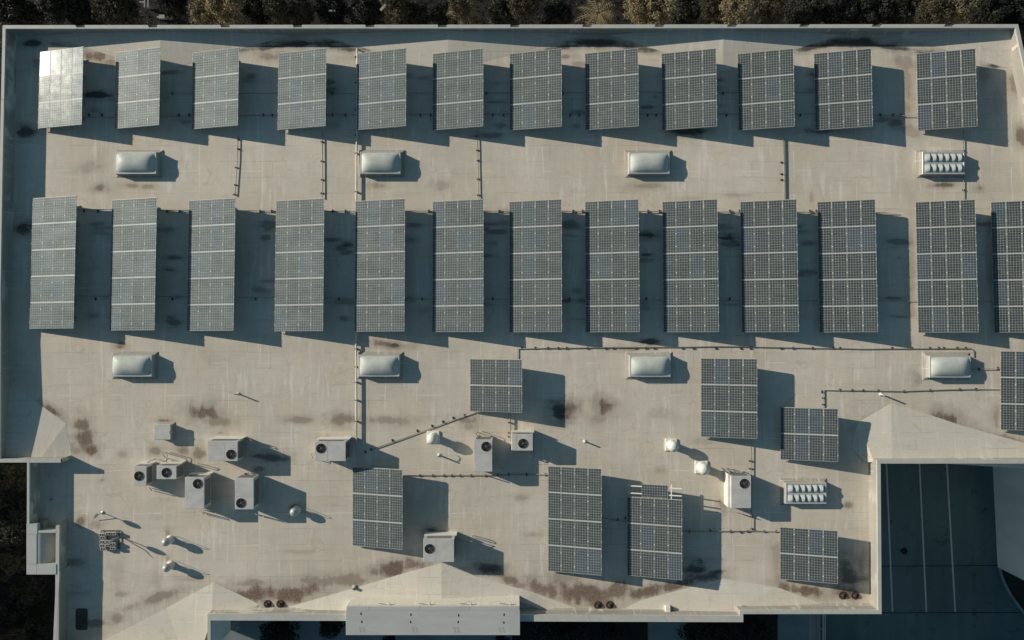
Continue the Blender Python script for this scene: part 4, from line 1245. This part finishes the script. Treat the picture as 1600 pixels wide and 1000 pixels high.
N = [
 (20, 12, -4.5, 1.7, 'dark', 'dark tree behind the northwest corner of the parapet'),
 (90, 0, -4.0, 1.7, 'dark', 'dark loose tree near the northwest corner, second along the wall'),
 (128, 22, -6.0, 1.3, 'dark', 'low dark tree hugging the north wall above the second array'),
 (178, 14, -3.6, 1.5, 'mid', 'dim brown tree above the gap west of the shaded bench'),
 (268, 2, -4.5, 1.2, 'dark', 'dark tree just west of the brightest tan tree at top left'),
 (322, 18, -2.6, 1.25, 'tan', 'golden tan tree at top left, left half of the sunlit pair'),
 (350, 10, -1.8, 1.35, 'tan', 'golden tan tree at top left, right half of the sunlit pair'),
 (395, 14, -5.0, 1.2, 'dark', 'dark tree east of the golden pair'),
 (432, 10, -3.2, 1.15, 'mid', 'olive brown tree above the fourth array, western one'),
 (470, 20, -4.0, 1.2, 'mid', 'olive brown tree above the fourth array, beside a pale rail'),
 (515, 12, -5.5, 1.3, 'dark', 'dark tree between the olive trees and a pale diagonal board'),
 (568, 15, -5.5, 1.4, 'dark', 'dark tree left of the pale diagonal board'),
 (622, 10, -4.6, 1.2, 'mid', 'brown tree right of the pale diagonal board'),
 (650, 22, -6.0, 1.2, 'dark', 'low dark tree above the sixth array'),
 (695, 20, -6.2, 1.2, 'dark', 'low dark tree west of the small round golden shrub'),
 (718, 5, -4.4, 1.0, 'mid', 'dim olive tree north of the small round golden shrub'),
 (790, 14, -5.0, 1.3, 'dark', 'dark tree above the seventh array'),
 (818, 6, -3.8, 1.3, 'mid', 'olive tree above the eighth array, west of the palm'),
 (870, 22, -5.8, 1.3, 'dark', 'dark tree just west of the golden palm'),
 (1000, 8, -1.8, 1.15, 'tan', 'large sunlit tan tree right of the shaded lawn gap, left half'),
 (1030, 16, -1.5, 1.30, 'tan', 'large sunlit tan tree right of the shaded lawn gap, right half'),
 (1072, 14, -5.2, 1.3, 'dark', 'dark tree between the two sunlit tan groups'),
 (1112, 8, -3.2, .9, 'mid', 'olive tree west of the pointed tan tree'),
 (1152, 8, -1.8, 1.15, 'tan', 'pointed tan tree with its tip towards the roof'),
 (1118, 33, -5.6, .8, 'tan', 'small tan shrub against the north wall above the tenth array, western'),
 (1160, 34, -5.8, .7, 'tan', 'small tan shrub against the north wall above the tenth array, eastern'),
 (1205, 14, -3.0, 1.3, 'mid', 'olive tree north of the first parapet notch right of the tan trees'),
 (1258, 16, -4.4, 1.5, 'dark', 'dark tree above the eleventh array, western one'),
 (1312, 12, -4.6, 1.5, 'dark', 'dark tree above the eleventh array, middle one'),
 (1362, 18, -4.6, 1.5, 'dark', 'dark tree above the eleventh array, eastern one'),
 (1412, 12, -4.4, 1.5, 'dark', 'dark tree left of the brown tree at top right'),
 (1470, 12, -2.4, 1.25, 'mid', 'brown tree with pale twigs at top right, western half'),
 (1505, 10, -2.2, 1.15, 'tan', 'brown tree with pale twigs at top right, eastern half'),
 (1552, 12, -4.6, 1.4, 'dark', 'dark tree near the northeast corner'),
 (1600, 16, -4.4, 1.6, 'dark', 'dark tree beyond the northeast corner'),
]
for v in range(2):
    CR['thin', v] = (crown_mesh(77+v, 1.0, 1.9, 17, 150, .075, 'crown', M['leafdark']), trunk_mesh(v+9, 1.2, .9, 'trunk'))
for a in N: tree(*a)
tree(745, 35, -6.3, .42, 'tan', 'small round golden shrub touching the north wall', 'shrub', 'shrubs')
palm(935, 22, -4.2, 1.5, 'golden palm with drooping fronds above the eighth array')
palm(722, 14, -5.6, 1.3, 'dim palm with spiky fronds above the seventh array')
palm(782, 30, -6.8, .9, 'small spiky palm against the north wall, above the seventh array')
for (px, py, zt, rd, kd, lb) in [(10, 745, -5.2, 1.1, 'mid', 'olive brown shrub in the angle of the west wing'), (32, 752, -6.0, .8, 'mid', 'smaller olive shrub beside the west wing corner'),
        (14, 800, -6.0, 1.3, 'dark', 'dark tree west of the notch, northern one'), (26, 842, -6.6, 1.2, 'dark', 'dark tree west of the capped box'),
        (8, 885, -5.6, 1.2, 'mid', 'dim brown tree at the left edge beside the capped box'), (40, 930, -6.5, 1.3, 'dark', 'dark tree below the capped box'),
        (12, 960, -6.2, 1.4, 'dark', 'dark tree at the left edge near the bottom'), (60, 985, -6.4, 1.2, 'dark', 'dark tree in the bottom left corner beside the parapet'), (22, 1000, -5.4, 1.0, 'mid', 'pale-twigged shrub in the bottom left corner')]:
    tree(px, py, zt, rd, kd, lb, 'tree', 'trees along the west side')
# taller trees standing west and north-west, outside the view, that shade the west strip
for (x, y, zt, r) in ((-47, -6.5, 1.5, 3.4), (-50, -13, 2.0, 3.6), (-46, -19, .5, 3.2), (-44, -25, .5, 3.0)):
    t = tree(800 + x*F/(H+2), 500 - y*F/(H+2), zt, r, 'dark', 'tall dark tree beyond the left edge of the photo', 'tree', 'trees along the west side')
    t.location = (x, y, GZ)
for (px, py, zt, rd, lb) in [(430, 985, -7.2, 1.1, 'thin dark shrub in the shaded courtyard, western one'), (520, 975, -6.6, 1.0, 'dark shrub at the west foot of the entrance tower'), (452, 990, -7.4, .8, 'thin dark shrub in the shaded courtyard, eastern one'),
        (606, 1003, -7.0, .6, 'dark shrub below the entrance tower, western one'), (786, 1003, -7.0, .7, 'dark shrub below the entrance tower, eastern one'),
        (850, 985, -6.6, 1.3, 'dark shrub right of the entrance tower'), (900, 988, -6.8, 1.3, 'dark shrub in the south bed, second from the tower'), (955, 985, -6.9, 1.2, 'dark shrub in the south bed, beside the paved gap'),
        (1085, 985, -6.8, 1.2, 'dark shrub in the south bed, first right of the paved gap'), (1130, 988, -6.6, 1.3, 'dark shrub in the south bed, second right of the paved gap'), (1180, 982, -6.6, 1.3, 'dark shrub in the south bed below the parapet step')]:
    tree(px, py, zt, rd*1.15, 'thin', lb, 'shrub', 'shrubs on the shaded south side')
# bits of site furniture seen between the trees
def furniture(name, label, cat, boxes, mat):
    x0, y0, z0 = boxes[0][0], boxes[0][1], boxes[0][2]
    bm = bmesh.new()
    for (px, py, z, lx, ly, lz, ang) in boxes:
        p = at(px, py, z)
        bmesh.ops.create_cube(bm, size=1, matrix=Matrix.Translation(p) @ Matrix.Rotation(radians(ang), 4, 'Z') @ Matrix.Diagonal((lx, ly, lz, 1)))
    c = sum((v.co for v in bm.verts), Vector())/len(bm.verts); c.z = GZ
    bmesh.ops.translate(bm, vec=-c, verts=bm.verts)
    tag(obj(name, bm, mat, loc=c), label, cat)
furniture('bench', 'shaded bench with two pale seats behind the north wall', 'bench', [(253, 26, GZ+.45, .40, .28, .06, 0), (267, 26, GZ+.45, .40, .28, .06, 0), (260, 28, GZ+.22, 1.2, .10, .40, 0)], M['walkway'])
furniture('timber_board', 'pale diagonal board leaning among the trees behind the north wall', 'board', [(601, 9, -5.5, .85, .16, .06, 48), (601, 15.5, -7.2, .12, .12, 3.4, 0)], M['walkway'])
furniture('rail_post', 'pair of pale rails behind the north wall left of the golden trees', 'rail', [(226, 2, -7.8, .08, .9, .08, 0), (231.5, 2, -7.8, .08, .9, .08, 0), (229, 8, -8.4, .5, .08, 1.1, 0)], M['walkway'])
furniture('low_rail', 'pale low rail among the olive trees above the fourth array', 'rail', [(423, 17.5, -6.2, .5, .1, .1, 0), (423, 17.5, -7.6, .08, .08, 2.7, 0)], M['walkway'])
furniture('low_rail', 'pale low rail right of the olive trees above the gap after the fourth array', 'rail', [(519, 17, -6.0, .45, .1, .1, 0), (519, 17, -7.5, .08, .08, 2.9, 0)], M['walkway'])
furniture('lamp_bollard', 'small pale bollard light beside the courtyard shrubs', 'bollard', [(372, 981, GZ+.5, .16, .16, 1.0, 0), (372, 980.5, GZ+1.02, .24, .22, .08, 0)], M['walkway'])
furniture('lamp_bollard', 'small pale bollard light at the west foot of the entrance tower', 'bollard', [(510, 978, GZ+.5, .16, .16, 1.0, 0), (510, 977.5, GZ+1.02, .22, .22, .08, 0)], M['walkway'])
# gutter pipes by the footpath
bm = bmesh.new()
for px in (1283, 1286):
    a, b = g(px, 940), g(px, 1100)
    tube(bm, [(a[0], a[1], GZ+.35), (b[0], b[1], GZ+.35)], .045, 6)
for py in range(960, 1100, 22):
    a = g(1284.5, py); box(bm, a[0]-.12, a[1]-.04, GZ, a[0]+.12, a[1]+.04, GZ+.34)
tag(obj('handrail', bm, M['galv']), 'grey handrail along the footpath south of the building', 'handrail')
# ground litter between the trees
rnd = random.Random(5)
bm = bmesh.new()
def litter(x0, y0, x1, y1, n):
    for _ in range(n):
        q = Vector((rnd.uniform(x0, x1), rnd.uniform(y0, y1), GZ + abs(rnd.gauss(0, .35))))
        u = Vector((rnd.gauss(0, 1), rnd.gauss(0, 1), rnd.gauss(0, .5))).normalized(); w = u.cross(Vector((rnd.gauss(0, .5), rnd.gauss(0, .5), 1))).normalized()
        s = rnd.uniform(.05, .13)
        poly(bm, [q+u*s, q+w*s*.5, q-u*s, q-w*s*.5])
litter(-40, 18.2, 40, 25.5, 9000); litter(-39, -24.5, -33, -9.5, 4000)
o = obj('undergrowth', bm, M['leafdark']); tag(o, 'dark low undergrowth and leaf litter between the trees', 'undergrowth', kind='stuff')
